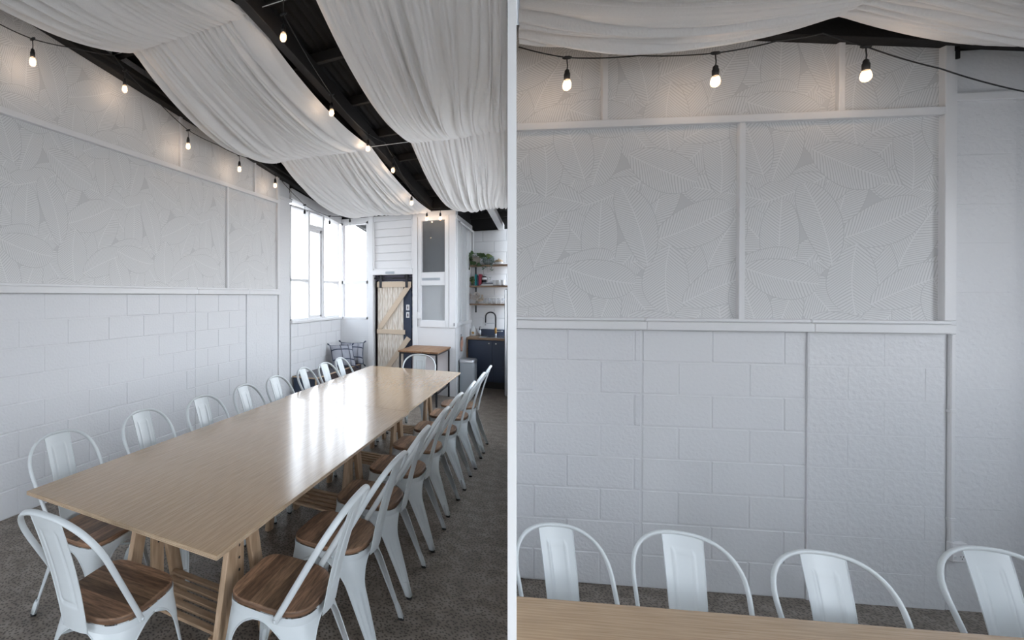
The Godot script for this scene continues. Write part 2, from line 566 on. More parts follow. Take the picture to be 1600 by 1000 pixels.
func make_trestle(label: String) -> Node3D:
	var t := thing("trestle", label, "trestle", Transform3D.IDENTITY, "pine trestles under the tables")
	for sx in [-1, 1]:
		for sz in [-1, 1]:
			var s := S()
			bar(s, Vector3(sx * 0.275, 0.0, sz * 0.205), Vector3(sx * 0.275, 0.70, sz * 0.045), 0.075, 0.028, 0.003, Vector3.BACK)
			part("leg", s, M.pine, t)
		var u := S()
		span(u, Vector3(sx * 0.249 - 0.011, 0.20, -0.038), Vector3(sx * 0.249 + 0.011, 0.70, 0.038))
		var up := part("height_board", u, M.pine, t)
		u = S()
		for k in 5:
			for side in [-1, 1]:
				lathe(u, [Vector2(0.0065, 0), Vector2(0.006, 0.0012), Vector2(0, 0.0012)], Vector3.ZERO, 8, Transform3D(Basis(Vector3.BACK, -side * PI / 2), Vector3(sx * 0.249 + side * 0.0112, 0.42 + 0.055 * k, 0)))
		part("peg_hole", u, M.rubber, up)
		u = S()
		span(u, Vector3(sx * 0.228 - 0.014, 0.165, -0.165), Vector3(sx * 0.228 + 0.014, 0.197, 0.165))
		part("shelf_bearer", u, M.pine, t)
	var s := S()
	span(s, Vector3(-0.36, 0.700, -0.05), Vector3(0.36, 0.722, 0.05))
	part("top_beam", s, M.pine_x, t)
	s = S()
	box(s, Vector3.ZERO, Vector3(0.515, 0.014, 0.040), 0.003)
	var slat := mesh_of(s, M.pine_x)
	for k in 5:
		var o := part("slat", slat, M.pine_x, t)
		o.position = Vector3(0, 0.204, -0.124 + 0.062 * k)
	return t

func table_top(poly: Array, y: float, xf: Transform3D, label: String, group := "", veneer := "oak") -> Node3D:
	var t := thing("table_top", label, "table top", xf, group)
	var s := S()
	slab(s, poly, y - 0.0165, y)
	part("veneer_top", s, M[veneer], t)
	s = S()
	var n := poly.size()
	for layer in 3:   # plies showing along the edge
		for k in n:
			var a := Vector3(poly[k].x, y - 0.0035 - 0.0055 * layer, poly[k].y)
			var b := Vector3(poly[(k + 1) % n].x, a.y, poly[(k + 1) % n].y)
			var across := (b - a).cross(Vector3.UP).normalized()
			bar(s, a, b, 0.0036 if layer == 1 else 0.0048, 0.0048, 0.0008, across)
	part("plywood_edge", s, M.ply, t)
	return t

# ---------------------------------------------------------------- festoon lights
func make_bulb(called: String, label: String, group: String, lit: bool) -> Node3D:   # hangs from the node's origin on the cable
	var t := thing(called, label, "light bulb", Transform3D.IDENTITY, group)
	var s := S()
	tube(s, [Vector3(-0.026, 0, 0), Vector3(-0.012, 0, 0), Vector3(0.012, 0, 0), Vector3(0.026, 0, 0)], 0.01, 8, [0.006, 0.0105, 0.0105, 0.006])
	tube(s, [Vector3(0, 0, 0), Vector3(0, -0.02, 0), Vector3(0.003, -0.05, 0), Vector3(0, -0.078, 0)], 0.0035, 6)
	part("drop_cable", s, M.cable, t)
	s = S()
	lathe(s, [Vector2(0, -0.134), Vector2(0.0165, -0.134), Vector2(0.0172, -0.10), Vector2(0.0135, -0.092), Vector2(0.013, -0.08), Vector2(0.007, -0.072), Vector2(0, -0.07)], Vector3.ZERO, 14)
	part("socket", s, M.cable, t)
	s = S()
	var pr := []
	for k in 13:
		var f := k / 12.0
		pr.append(Vector2(0.0245 * sqrt(maxf(sin(PI * pow(f, 0.8) * 0.94), 0.0)) if k else 0.0, -0.203 + 0.073 * f))
	lathe(s, pr, Vector3.ZERO, 16)
	part("glass_bulb", s, M.bulb_glass if lit else M.dead_glass, t)
	s = S()
	for k in 4:
		var a := TAU * k / 4.0 + 0.4
		tube(s, [Vector3(cos(a) * 0.008, -0.187, sin(a) * 0.008), Vector3(cos(a) * 0.008, -0.147, sin(a) * 0.008)], 0.0014, 5)
	part("filament", s, M.filament if lit else M.wire, t)
	return t

func bulb_light(o: Node3D) -> void:
	var l := OmniLight3D.new()
	l.name = "bulb_lamp"
	l.light_color = Color(1.0, 0.88, 0.77)
	l.light_energy = BULB
	l.light_size = 0.01
	l.omni_range = 12.0
	l.omni_attenuation = 2.0
	l.shadow_enabled = true
	l.position = Vector3(0, -0.167, 0)
	o.add_child(l, true)

# ---------------------------------------------------------------- cloth
func drape(label: String, T: Transform3D, rid: Array, sags: Array, zl: Callable, zr: Callable, from: Callable, sd: int, group: String, amp := 1.0) -> void:
	# one length of sheer cloth laid over wires that run out from the wall (rid: x and height of each); it starts at «from» where a wall cuts it
	var r := RandomNumberGenerator.new()
	r.seed = sd
	var NU := 180
	var NV := 36
	var ph := []
	for k in 12: ph.append(r.randf() * TAU)
	var g := []
	for span_i in rid.size() - 1:
		var x0: float = rid[span_i][0]
		var x1: float = rid[span_i + 1][0]
		for iv in NV + 1:
			if iv == 0 and span_i > 0: continue
			var row := []
			for iu in NU + 1:
				var u := iu / float(NU)
				var z0: float = lerpf(zl.call(x0), zr.call(x0), u)
				var xs: float = from.call(z0)
				var x := lerpf(maxf(x0, xs), x1, iv / float(NV))
				var v := clampf((x - x0) / (x1 - x0), 0.0, 1.0)
				var zw: float = zr.call(x) - zl.call(x)
				var z: float = zl.call(x) + zw * u
				var mid := sin(PI * v)
				var edge := clampf(minf(u, 1.0 - u) / 0.025, 0.1, 1.0)
				# pleats gathered on the wire, spreading into broad uneven folds between
				var pq := absf(sin(PI * 18.0 * (u + 0.03 * sin(TAU * 2.0 * u + ph[0]) + 0.012 * sin(TAU * 5.0 * u + ph[1]))))
				var drift := (v - 0.5) * 0.10 * sin(TAU * 0.9 * u + ph[2 + span_i]) + 0.05 * (v - 0.5)
				var w := u + drift + 0.035 * sin(TAU * 1.6 * u + ph[5 + span_i]) + 0.018 * sin(TAU * 3.7 * u + ph[8])
				var q := sin(PI * 10.0 * w + ph[9])
				var broad := pow(absf(q), 0.45)
				var q2 := absf(sin(PI * 21.0 * (w + 0.02 * sin(TAU * v + ph[10])) + ph[11]))
				var size := 0.55 + 0.45 * sin(TAU * 1.3 * u + ph[6] + span_i)
				var fold := lerpf(0.038 * pow(pq, 0.6), 0.105 * broad * size + 0.026 * pow(q2, 0.7), pow(mid, 0.6))
				var y: float = lerpf(rid[span_i][1], rid[span_i + 1][1], v) - 0.03 * (z - zl.call(x)) - lerpf(sags[span_i][0], sags[span_i][1], u) * 4.0 * v * (1.0 - v)
				y -= fold * edge * amp
				z += 0.016 * cos(PI * 10.0 * w + ph[9]) * mid * edge * (1.0 if q > 0 else -1.0)
				row.append(T * Vector3(x, y, z))
			g.append(row)
	var s := S()
	for span_i in rid.size() - 1: sheet(s, g.slice(span_i * NV, span_i * NV + NV + 1), span_i % 2)   # the cloth creases over each wire
	solid("ceiling_drape", s, M.cloth, label, "drape", group)

func ceiling_wire(T: Transform3D, a: Vector3, b: Vector3, label: String) -> void:
	var s := S()
	tube(s, [T * a, T * (a + (b - a) * 0.5), T * b], 0.0035, 6)
	for e in [a, b]: lathe(s, [Vector2(0, -0.008), Vector2(0.007, -0.004), Vector2(0.007, 0.004), Vector2(0, 0.008)], T * e, 8)
	solid("ceiling_wire", s, M.wire, label, "wire", "wires that carry the ceiling drapes")

# ---------------------------------------------------------------- the feature wall, built alike in both rooms
func feature_wall(called: String, T: Transform3D, x0: float, bead0: float, bead1: float, xe: float, upper: Array, lower: Array, roof: Callable, label: String) -> Node3D:
	# local axes: x along the wall, y up, z out of the wall; block courses below, papered panels above
	var t := struct_node(called, T, label)
	var s := S()
	span(s, Vector3(x0 + 0.07, -0.3, -0.22), Vector3(xe, 5.0, -0.012))
	part("backing", s, M.wall, t)
	var ch := 0.2093
	var r := RandomNumberGenerator.new()
	r.seed = 5
	var cache := {}
	for zone in [[x0, bead0 - 0.004, 0.0, M.block_rough, 0.0035, 0.0028, 0.006], [bead0 + 0.004, bead1, -0.008, M.block, 0.0032, 0.0012, 0.005], [bead1, xe, 0.002, M.render_coat, 0.0012, 0.0006, 0.003]]:
		var zs: float = zone[2]
		s = S()
		span(s, Vector3(zone[0], 0, -0.03), Vector3(zone[1], 1.70, zs - zone[4]), 0.001)
		part("mortar", s, zone[3], t)
		for c in 8:
			var x: float = zone[0]
			var first := true
			while x < zone[1] - 0.012:
				var L := 0.41
				if first: L = [0.215, 0.41][c % 2] if zone[0] != x0 else [0.13, 0.335][c % 2]
				first = false
				var x2: float = minf(x + L, zone[1])
				if zone[1] - x2 < 0.03: x2 = zone[1]
				var key := "%.3f %d" % [x2 - x, int(zs * 1000.0)]
				if not cache.has(key):
					s = S()
					box(s, Vector3.ZERO, Vector3(x2 - x - float(zone[6]), ch - float(zone[6]), 0.03), 0.005)
					cache[key] = mesh_of(s, zone[3])
				var o := part("block", cache[key], zone[3], t)
				o.position = Vector3((x + x2) / 2.0, ch * (c + 0.5) + r.randf_range(-1, 1) * zone[5], zs - 0.015 + r.randf_range(-1, 1) * zone[5])
				o.rotation = Vector3(r.randf_range(-1, 1), r.randf_range(-1, 1), r.randf_range(-1, 1)) * float(zone[5]) * 1.2
				x = x2
	# papered panels and the battens that cover their joints
	var rows := [[1.745, 2.99, lower], [3.03, 4.6, upper]]
	for row in rows:
		var xs: Array = [x0] + row[2] + [xe - 0.045]
		for k in xs.size() - 1:
			s = S()
			var h: float = row[1]
			if row[1] > 4: h = maxf(roof.call(xs[k]), roof.call(xs[k + 1])) + 0.05
			span(s, Vector3(xs[k], row[0], -0.014), Vector3(xs[k + 1], h, 0.0), 0.001)
			part("wallpaper_panel", s, M.paper, t)
		for x in row[2]:
			s = S()
			var h: float = row[1] if row[1] < 4 else roof.call(x) + 0.02
			span(s, Vector3(x - 0.017, row[0] - 0.005, -0.005), Vector3(x + 0.017, h, 0.026))
			part("batten", s, M.trim, t)
	s = S()
	span(s, Vector3(x0, 2.985, -0.005), Vector3(xe - 0.045, 3.033, 0.036))
	part("upper_rail", s, M.trim, t)
	for seg in [[x0, bead0], [bead0 + 0.001, bead1], [bead1 + 0.001, xe + 0.003]]:
		s = S()
		span(s, Vector3(seg[0], 1.674, -0.005), Vector3(seg[1], 1.728, 0.048), 0.004)
		span(s, Vector3(seg[0], 1.7285, -0.005), Vector3(seg[1], 1.752, 0.026), 0.006)
		part("dado_rail", s, M.trim, t)
	s = S()
	span(s, Vector3(xe - 0.047, 1.752, -0.005), Vector3(xe, roof.call(xe) + 0.03, 0.034))
	part("end_post", s, M.trim, t)
	# concrete pillar past the panels, with its cap and the plain infill above
	s = S()
	span(s, Vector3(xe + 0.004, -0.3, -0.22), Vector3(xe + 0.36, 3.07, -0.004), 0.006)
	part("pillar", s, M.render_coat, t)
	s = S()
	for y in [0.62, 1.05, 1.92, 2.45, 2.83]:
		span(s, Vector3(xe + 0.03, y, -0.02), Vector3(xe + 0.335, y + 0.30, -0.0015 - 0.001 * fmod(y * 7.0, 1.0)), 0.003)
	part("pillar_render", s, M.render_coat, t)
	s = S()
	span(s, Vector3(xe + 0.004, 3.07, -0.22), Vector3(xe + 0.40, 3.118, 0.012))
	part("pillar_cap", s, M.trim, t)
	s = S()
	span(s, Vector3(xe + 0.004, 3.11, -0.22), Vector3(xe + 0.42, roof.call(xe + 0.2) + 0.02, -0.03))
	part("infill_board", s, M.white, t)
	s = S()
	span(s, Vector3(xe + 0.004, roof.call(xe + 0.2) + 0.02, -0.22), Vector3(xe + 0.42, 5.0, -0.03))
	part("roof_infill", s, M.black, t)
	s = S()
	span(s, Vector3(xe + 0.004, 1.752, -0.005), Vector3(xe + 0.03, roof.call(xe) - 0.07, 0.02))
	part("cover_strip", s, M.trim, t)
	return t

func conduit(T: Transform3D, xe: float, y0: float, label: String) -> void:
	var s := S()
	span(s, Vector3(xe + 0.003, y0, -0.002), Vector3(xe + 0.027, 1.672, 0.022), 0.004)
	for y in [0.55, 1.2]: span(s, Vector3(xe, y, -0.002), Vector3(xe + 0.03, y + 0.02, 0.0245), 0.002)
	solid("cable_trunking", s, M.trim, label, "trunking", "", T)

func roof_frame(called: String, T: Transform3D, x0: float, x1: float, z1: Callable, yr: Callable, rafters: Array, step: float) -> void:
	var t := struct_node(called, T, "black painted roof of corrugated sheets on timber beams above the white drapes")
	var s := S()
	var a := Vector3(x0, yr.call(x0) + 0.06, 0.05)
	var b := Vector3(x1, yr.call(x1) + 0.06, 0.05)
	bar(s, a, b, 0.12, 0.09, 0.004, Vector3.UP)
	bar(s, a + Vector3(0, 0.015, 0.06), b + Vector3(0, 0.015, 0.06), 0.05, 0.05, 0.004, Vector3.UP)
	part("wall_beam", s, M.black, t)
	for z in rafters:
		s = S()
		bar(s, Vector3(x0, yr.call(x0) + 0.075, z), Vector3(x1, yr.call(x1) + 0.075, z), 0.15, 0.075, 0.004, Vector3.UP)
		part("rafter", s, M.beam, t)
	var x := x0 + 0.2
	while x < x1:
		s = S()
		span(s, Vector3(x - 0.025, yr.call(x) + 0.15, 0.0), Vector3(x + 0.025, yr.call(x) + 0.24, z1.call(x)))
		part("purlin", s, M.beam, t)
		x += step
	s = S()
	var g := []
	for e in [x0, x1]:
		var row := []
		var zz: float = z1.call(e)
		var n := int(z1.call(x0) / 0.0127)
		for k in n + 1:
			row.append(Vector3(e, yr.call(e) + 0.25 + 0.010 * sin(TAU * k / 6.0), zz * k / n))
		g.append(row)
	sheet(s, g)
	part("corrugated_roofing", s, M.black, t)

# ---------------------------------------------------------------- windows, door and fittings at the far end of the long room
func frame_rect(s: SurfaceTool, lo: Vector3, hi: Vector3, w: float, ax: int, d0: float, d1: float) -> void:   # a rectangular frame in the plane across axis ax
	var u := 2 if ax == 0 else 0
	for k in [[0, 0], [0, 1], [1, 0], [1, 1]]:
		var a := lo
		var b := hi
		a[ax] = d0; b[ax] = d1
		var dir: int = u if k[0] == 0 else 1
		if k[1] == 0: b[dir] = lo[dir] + w
		else: a[dir] = hi[dir] - w
		span(s, a, b, 0.003)

func pane(called: String, lo: Vector3, hi: Vector3, m: Material, parent: Node3D) -> void:
	var s := S()
	span(s, lo, hi, 0.0005)
	part(called, s, m, parent)

func far_end() -> void:
	var X := -3.59
	# window wall on the left: a low wall, the glazing and a header
	var t := struct_node("wall_window", Transform3D.IDENTITY, "white painted block wall under the bright corner windows")
	var s := S()
	span(s, Vector3(X - 0.2, -0.3, -8.3), Vector3(X - 0.012, 1.235, -6.24))
	part("backing", s, M.wall, t)
	for c in 6:
		for k in 6:
			var a := -6.24 - 0.41 * k + (0.2 if c % 2 else 0.0)
			var z0 := minf(a, -6.24)
			var z1 := maxf(a - 0.41, -8.09)
			if z0 - z1 < 0.03: continue
			s = S()
			box(s, Vector3.ZERO, Vector3(0.03, 0.2, z0 - z1 - 0.004), 0.003)
			var o := part("block", s, M.block, t)
			o.position = Vector3(X - 0.015, 0.205 * (c + 0.5), (z0 + z1) / 2)
	s = S()
	bar(s, Vector3(X - 0.07, 3.215, -6.24), Vector3(X - 0.07, 3.055, -8.1), 0.15, 0.17, 0.004, Vector3.UP)
	part("header", s, M.white, t)
	s = S()
	span(s, Vector3(X - 0.2, 3.13, -8.3), Vector3(X - 0.02, 5.0, -6.24))
	part("roof_infill", s, M.black, t)
	t = struct_node("window_1", Transform3D.IDENTITY, "white framed side windows blown out by daylight above the bench")
	s = S()
	span(s, Vector3(X - 0.16, 1.235, -8.12), Vector3(X + 0.035, 1.275, -6.22), 0.005)
	part("sill", s, M.trim, t)
	s = S()
	frame_rect(s, Vector3(X, 1.275, -8.03), Vector3(X, 3.05, -6.24), 0.03, 0, X - 0.11, X - 0.01)
	for z in [-6.83, -7.36]: span(s, Vector3(X - 0.11, 1.275, z - 0.03), Vector3(X + 0.005, 3.05, z + 0.03))
	span(s, Vector3(X - 0.10, 1.885, -6.83), Vector3(X - 0.01, 1.925, -6.24))
	span(s, Vector3(X - 0.10, 1.885, -8.03), Vector3(X - 0.01, 1.925, -7.36))
	span(s, Vector3(X - 0.10, 2.77, -7.36), Vector3(X - 0.01, 2.83, -6.83))
	part("frame", s, M.trim, t)
	s = S()
	frame_rect(s, Vector3(X, 1.29, -7.33), Vector3(X, 2.77, -6.86), 0.045, 0, X - 0.085, X - 0.03)
	part("sash", s, M.trim, t)
	for p in [[1.29, 1.89, -6.81, -6.26], [1.92, 3.04, -6.81, -6.26], [1.30, 2.76, -7.32, -6.87], [2.82, 3.04, -7.34, -6.85], [1.29, 1.89, -8.02, -7.38], [1.92, 3.04, -8.02, -7.38]]:
		pane("pane", Vector3(X - 0.062, p[0], p[2]), Vector3(X - 0.056, p[1], p[3]), M.glass, t)
	# end wall
	var Z := -8.09
	t = struct_node("wall_back", Transform3D.IDENTITY, "white panelled end wall around the timber sliding door")
	s = S()
	span(s, Vector3(X, -0.3, Z - 0.16), Vector3(-3.0, 1.235, Z))
	span(s, Vector3(-2.19, -0.3, Z - 0.16), Vector3(-1.535, 1.13, Z))
	part("low_wall", s, M.block, t)
	s = S()
	span(s, Vector3(-3.05, -0.3, Z - 0.16), Vector3(-2.96, 3.1, Z + 0.02))
	span(s, Vector3(-2.245, -0.3, Z - 0.16), Vector3(-2.165, 3.1, Z + 0.02))
	span(s, Vector3(-2.16, 1.13, Z - 0.16), Vector3(-2.112, 3.1, Z))
	part("post", s, M.trim, t)
	s = S()
	span(s, Vector3(X - 0.1, 3.0, Z - 0.14), Vector3(-1.535, 3.075, Z + 0.005))
	span(s, Vector3(-2.96, 2.03, Z - 0.14), Vector3(-2.245, 2.115, Z + 0.03))
	part("head_rail", s, M.trim, t)
	s = S()
	span(s, Vector3(-3.7, 3.07, Z - 0.3), Vector3(-1.535, 5.0, Z - 0.02))
	part("roof_infill", s, M.black, t)
	s = S()
	frame_rect(s, Vector3(-2.96, 2.115, 0), Vector3(-2.245, 3.0, 0), 0.022, 2, Z - 0.05, Z + 0.012)
	part("panel_frame", s, M.trim, t)
	for k in 6:   # lining boards over the door, each lapped a little
		s = S()
		var y := 2.137 + 0.1402 * k
		span(s, Vector3(-2.94, y + 0.003, Z - 0.05), Vector3(-2.266, y + 0.139, Z - 0.026), 0.004)
		part("lining_board", s, M.white, t)
	s = S()
	span(s, Vector3(-2.95, 2.12, Z - 0.12), Vector3(-2.25, 3.0, Z - 0.06))
	part("panel_back", s, M.wall, t)
	s = S()
	span(s, Vector3(-1.70, 1.13, Z - 0.10), Vector3(-1.645, 3.0, Z + 0.004))
	span(s, Vector3(-1.64, 1.13, Z - 0.14), Vector3(-1.535, 3.0, Z + 0.012))
	span(s, Vector3(-2.112, 1.13, Z - 0.14), Vector3(-1.7, 1.235, Z + 0.02))
	span(s, Vector3(-2.112, 1.845, Z - 0.14), Vector3(-1.7, 2.045, Z - 0.01))
	span(s, Vector3(-2.112, 2.94, Z - 0.14), Vector3(-1.7, 3.0, Z))
	part("cladding", s, M.trim, t)
	s = S()
	span(s, Vector3(-1.565, 1.16, Z + 0.010), Vector3(-1.555, 1.21, Z + 0.018), 0.001)
	part("latch", s, M.steel_dark, t)
	# corner window, and the two lights beside the door
	t = struct_node("window_2", Transform3D.IDENTITY, "white framed corner window, clear above and obscured below")
	s = S()
	frame_rect(s, Vector3(-3.58, 1.235, 0), Vector3(-3.05, 3.0, 0), 0.04, 2, Z - 0.10, Z + 0.004)
	span(s, Vector3(-3.58, 1.875, Z - 0.10), Vector3(-3.05, 1.935, Z + 0.004))
	part("frame", s, M.trim, t)
	pane("pane", Vector3(-3.55, 1.93, Z - 0.055), Vector3(-3.08, 2.97, Z - 0.049), M.glass, t)
	pane("obscured_pane", Vector3(-3.55, 1.27, Z - 0.055), Vector3(-3.08, 1.88, Z - 0.049), M.frosted, t)
	t = struct_node("window_3", Transform3D.IDENTITY, "two narrow panes right of the door, the upper mirroring the bulbs, the lower frosted")
	s = S()
	frame_rect(s, Vector3(-2.112, 2.045, 0), Vector3(-1.70, 2.94, 0), 0.012, 2, Z - 0.06, Z - 0.002)
	frame_rect(s, Vector3(-2.112, 1.235, 0), Vector3(-1.70, 1.845, 0), 0.012, 2, Z - 0.06, Z - 0.002)
	part("frame", s, M.trim, t)
	pane("pane", Vector3(-2.105, 2.05, Z - 0.045), Vector3(-1.705, 2.935, Z - 0.039), M.glass, t)
	pane("obscured_pane", Vector3(-2.105, 1.24, Z - 0.045), Vector3(-1.705, 1.84, Z - 0.039), M.frosted, t)
	s = S()
	span(s, Vector3(-2.09, 1.918, Z - 0.012), Vector3(-1.79, 1.962, Z - 0.006), 0.002)
	for k in 14: span(s, Vector3(-2.085 + 0.021 * k, 1.922, Z - 0.008), Vector3(-2.075 + 0.021 * k, 1.958, Z - 0.002), 0.001)
	solid("wall_vent", s, M.grey_bin, "narrow grey slotted vent between the two panes right of the door", "vent")
	# washroom behind the door
	t = struct_node("wall_washroom", Transform3D.IDENTITY, "dark washroom behind the sliding door with leafy wallpaper over a pink dado")
	s = S()
	span(s, Vector3(-3.07, -0.3, -9.75), Vector3(-3.02, 3.1, -8.25))
	part("side_wall", s, M.maroon, t)
	s = S()
	span(s, Vector3(-3.07, 1.02, -9.80), Vector3(-1.6, 3.1, -9.72))
	part("leafy_wallpaper", s, M.foliage, t)
	s = S()
	span(s, Vector3(-3.07, -0.3, -9.80), Vector3(-1.6, 1.0, -9.715))
	part("pink_dado", s, M.pink, t)
	s = S()
	span(s, Vector3(-3.07, 1.0, -9.74), Vector3(-1.6, 1.035, -9.69))
	part("dado_cap", s, M.navy, t)
	s = S()
	span(s, Vector3(-3.07, 3.06, -9.8), Vector3(-1.55, 3.12, -8.24))
	part("ceiling_board", s, M.purple, t)
	s = S()
	span(s, Vector3(-2.19, 0.0, -8.52), Vector3(-1.6, 3.06, -8.48))
	part("cubicle_wall", s, M.navy, t)
	# the washroom's outer side, towards the kitchen
	t = struct_node("wall_kitchen_side", Transform3D.IDENTITY, "white side of the washroom box facing the kitchen")
	s = S()
	span(s, Vector3(-1.60, -0.3, -9.75), Vector3(-1.535, 3.0, -8.23))
	part("backing", s, M.wall, t)
	s = S()
	span(s, Vector3(-1.60, 3.0, -9.75), Vector3(-1.54, 5.0, -8.1))
	part("roof_infill", s, M.black, t)
	s = S()
	for z in [-8.2, -8.62, -9.06, -9.5]: span(s, Vector3(-1.54, 1.2, z - 0.035), Vector3(-1.523, 3.0, z + 0.035))
	span(s, Vector3(-1.54, 1.15, -9.6), Vector3(-1.52, 1.21, -8.1))
	span(s, Vector3(-1.54, 2.93, -9.6), Vector3(-1.515, 3.0, -8.1))
	part("batten", s, M.trim, t)
	s = S()
	span(s, Vector3(-1.545, -0.3, -8.26), Vector3(-1.533, 3.1, -8.09))
	part("corner_board", s, M.trim, t)
	# kitchen back wall
	t = struct_node("wall_kitchen", Transform3D.IDENTITY, "white painted block wall behind the kitchen shelves")
	s = S()
	span(s, Vector3(-1.7, -0.3, -9.85), Vector3(-0.6, 2.9, -9.62))
	part("backing", s, M.wall, t)
	s = S()
	span(s, Vector3(-1.7, 2.9, -9.85), Vector3(-0.6, 5.0, -9.61))
	part("roof_infill", s, M.black, t)
	for c in 14:
		for k in 3:
			var a := -1.535 + 0.41 * k - (0.2 if c % 2 else 0.0)
			var x0 := maxf(a, -1.535)
			var x1 := minf(a + 0.41, -0.84)
			if x1 - x0 < 0.03: continue
			s = S()
			box(s, Vector3.ZERO, Vector3(x1 - x0 - 0.004, 0.203, 0.03), 0.003)
			var o := part("block", s, M.block, t)
			o.position = Vector3((x0 + x1) / 2, 0.2065 * (c + 0.5), -9.615)

func sliding_door() -> void:
	var Z := -8.165
	var t := thing("sliding_door", "pale timber barn door with Z braces and a navy strip, hung on a dark track", "door", at(-2.6, 0, Z))
	var s := S()
	span(s, Vector3(-0.30, 0.03, -0.03), Vector3(0.31, 1.93, -0.012))
	part("navy_panel", s, M.navy, t)
	for k in 5:
		s = S()
		var x := -0.30 + 0.094 * k
		span(s, Vector3(x + 0.001, 0.03, -0.012), Vector3(x + 0.092, 1.915, 0.008), 0.004)
		part("plank", s, M.weathered, t)
	s = S()
	span(s, Vector3(-0.305, 1.81, 0.008), Vector3(0.31, 1.905, 0.03))
	part("ledge", s, M.brace, t)
	s = S()
	span(s, Vector3(-0.305, 0.985, 0.008), Vector3(0.205, 1.065, 0.03))
	part("ledge", s, M.brace, t)
	s = S()
	span(s, Vector3(-0.305, 0.06, 0.008), Vector3(0.31, 0.15, 0.03))
	part("ledge", s, M.brace, t)
	for yy in [[1.08, 1.83], [0.17, 0.93]]:
		s = S()
		bar(s, Vector3(-0.26, yy[0], 0.020), Vector3(0.27, yy[1], 0.020), 0.085, 0.022, 0.003, Vector3.RIGHT)
		part("brace", s, M.brace, t)
	for y in [1.405, 1.275]:
		s = S()
		span(s, Vector3(0.215, y, -0.012), Vector3(0.272, y + 0.10, -0.007), 0.002)
		var pl := part("toilet_sign", s, M.white, t)
		s = S()
		lathe(s, [Vector2(0.0075, 0), Vector2(0.0075, 0.001), Vector2(0, 0.001)], Vector3.ZERO, 12, Transform3D(Basis(Vector3.RIGHT, PI / 2), Vector3(0.2435, y + 0.077, -0.007)))
		var wid := 0.012 if y > 1.3 else 0.02
		slab(s, [Vector2(-0.009, 0.064), Vector2(0.009, 0.064), Vector2(wid * 0.75, 0.036), Vector2(0.005, 0.036), Vector2(0.005, 0.015), Vector2(-0.005, 0.015), Vector2(-0.005, 0.036), Vector2(-wid * 0.75, 0.036)], 0, 0.001, Transform3D(Basis(Vector3.RIGHT, Vector3.BACK, Vector3.UP), Vector3(0.2435, y, -0.007)))
		part("figure", s, M.black_gloss, pl)
	for x in [-0.235, 0.235]:
		s = S()
		span(s, Vector3(x - 0.022, 1.80, 0.03), Vector3(x + 0.022, 2.035, 0.038), 0.002)
		lathe(s, [Vector2(0, -0.012), Vector2(0.04, -0.012), Vector2(0.043, 0), Vector2(0.04, 0.012), Vector2(0, 0.012)], Vector3.ZERO, 16, Transform3D(Basis(Vector3.RIGHT, PI / 2), Vector3(x, 2.0, 0.02)))
		part("hanger", s, M.steel_dark, t)
	s = S()
	span(s, Vector3(-0.36, 1.955, 0.012), Vector3(0.36, 1.985, 0.022), 0.002)
	for x in [-0.2, 0.0, 0.2]: lathe(s, [Vector2(0.012, 0), Vector2(0.012, 0.004), Vector2(0, 0.006)], Vector3.ZERO, 10, Transform3D(Basis(Vector3.RIGHT, PI / 2), Vector3(x, 1.97, 0.022)))
	solid("door_track", s, M.steel_dark, "dark steel rail that the barn door hangs from", "rail", "", at(-2.6, 0, Z))
	s = S()
	span(s, Vector3(-2.965, 1.93, -8.235), Vector3(-2.24, 2.035, -8.205))
	struct("trim_1", s, M.purple, "purple grey board behind the sliding door rail")
	s = S()
	span(s, Vector3(-2.72, 2.045, -8.06), Vector3(-2.56, 2.085, -8.052), 0.002)
	span(s, Vector3(-2.675, 2.058, -8.053), Vector3(-2.61, 2.073, -8.050), 0.001)
	solid("door_plate", s, M.grey_bin, "small grey plate on the white rail over the barn door", "sign")
	s = S()
	span(s, Vector3(-2.16, 1.27, -8.09), Vector3(-2.09, 1.385, -8.055), 0.006)
	span(s, Vector3(-2.14, 1.295, -8.055), Vector3(-2.11, 1.36, -8.05), 0.003)
	solid("light_switch", s, M.trim, "white switch box beside the frosted pane right of the door", "switch")

func bench() -> void:
	var t := thing("storage_bench", "long low dark bench with pale plywood edges under the corner windows", "bench")
	var s := S()
	span(s, Vector3(-3.565, 0.425, -8.06), Vector3(-3.165, 0.443, -6.24))
	part("seat_board", s, M.dark_lam, t)
	s = S()
	span(s, Vector3(-3.175, 0.428, -8.06), Vector3(-3.16, 0.446, -6.235), 0.002)
	span(s, Vector3(-3.565, 0.428, -6.245), Vector3(-3.16, 0.446, -6.23), 0.002)
	span(s, Vector3(-3.178, 0.0, -6.245), Vector3(-3.16, 0.44, -6.23), 0.002)
	part("plywood_edge", s, M.ply, t)
	s = S()
	span(s, Vector3(-3.195, 0.0, -8.05), Vector3(-3.17, 0.425, -6.25))
	part("front_panel", s, mat(C(0.055, 0.04, 0.042), 0.5), t)
	s = S()
	span(s, Vector3(-3.555, 0.0, -6.29), Vector3(-3.20, 0.425, -6.255))
	part("end_panel", s, M.navy, t)

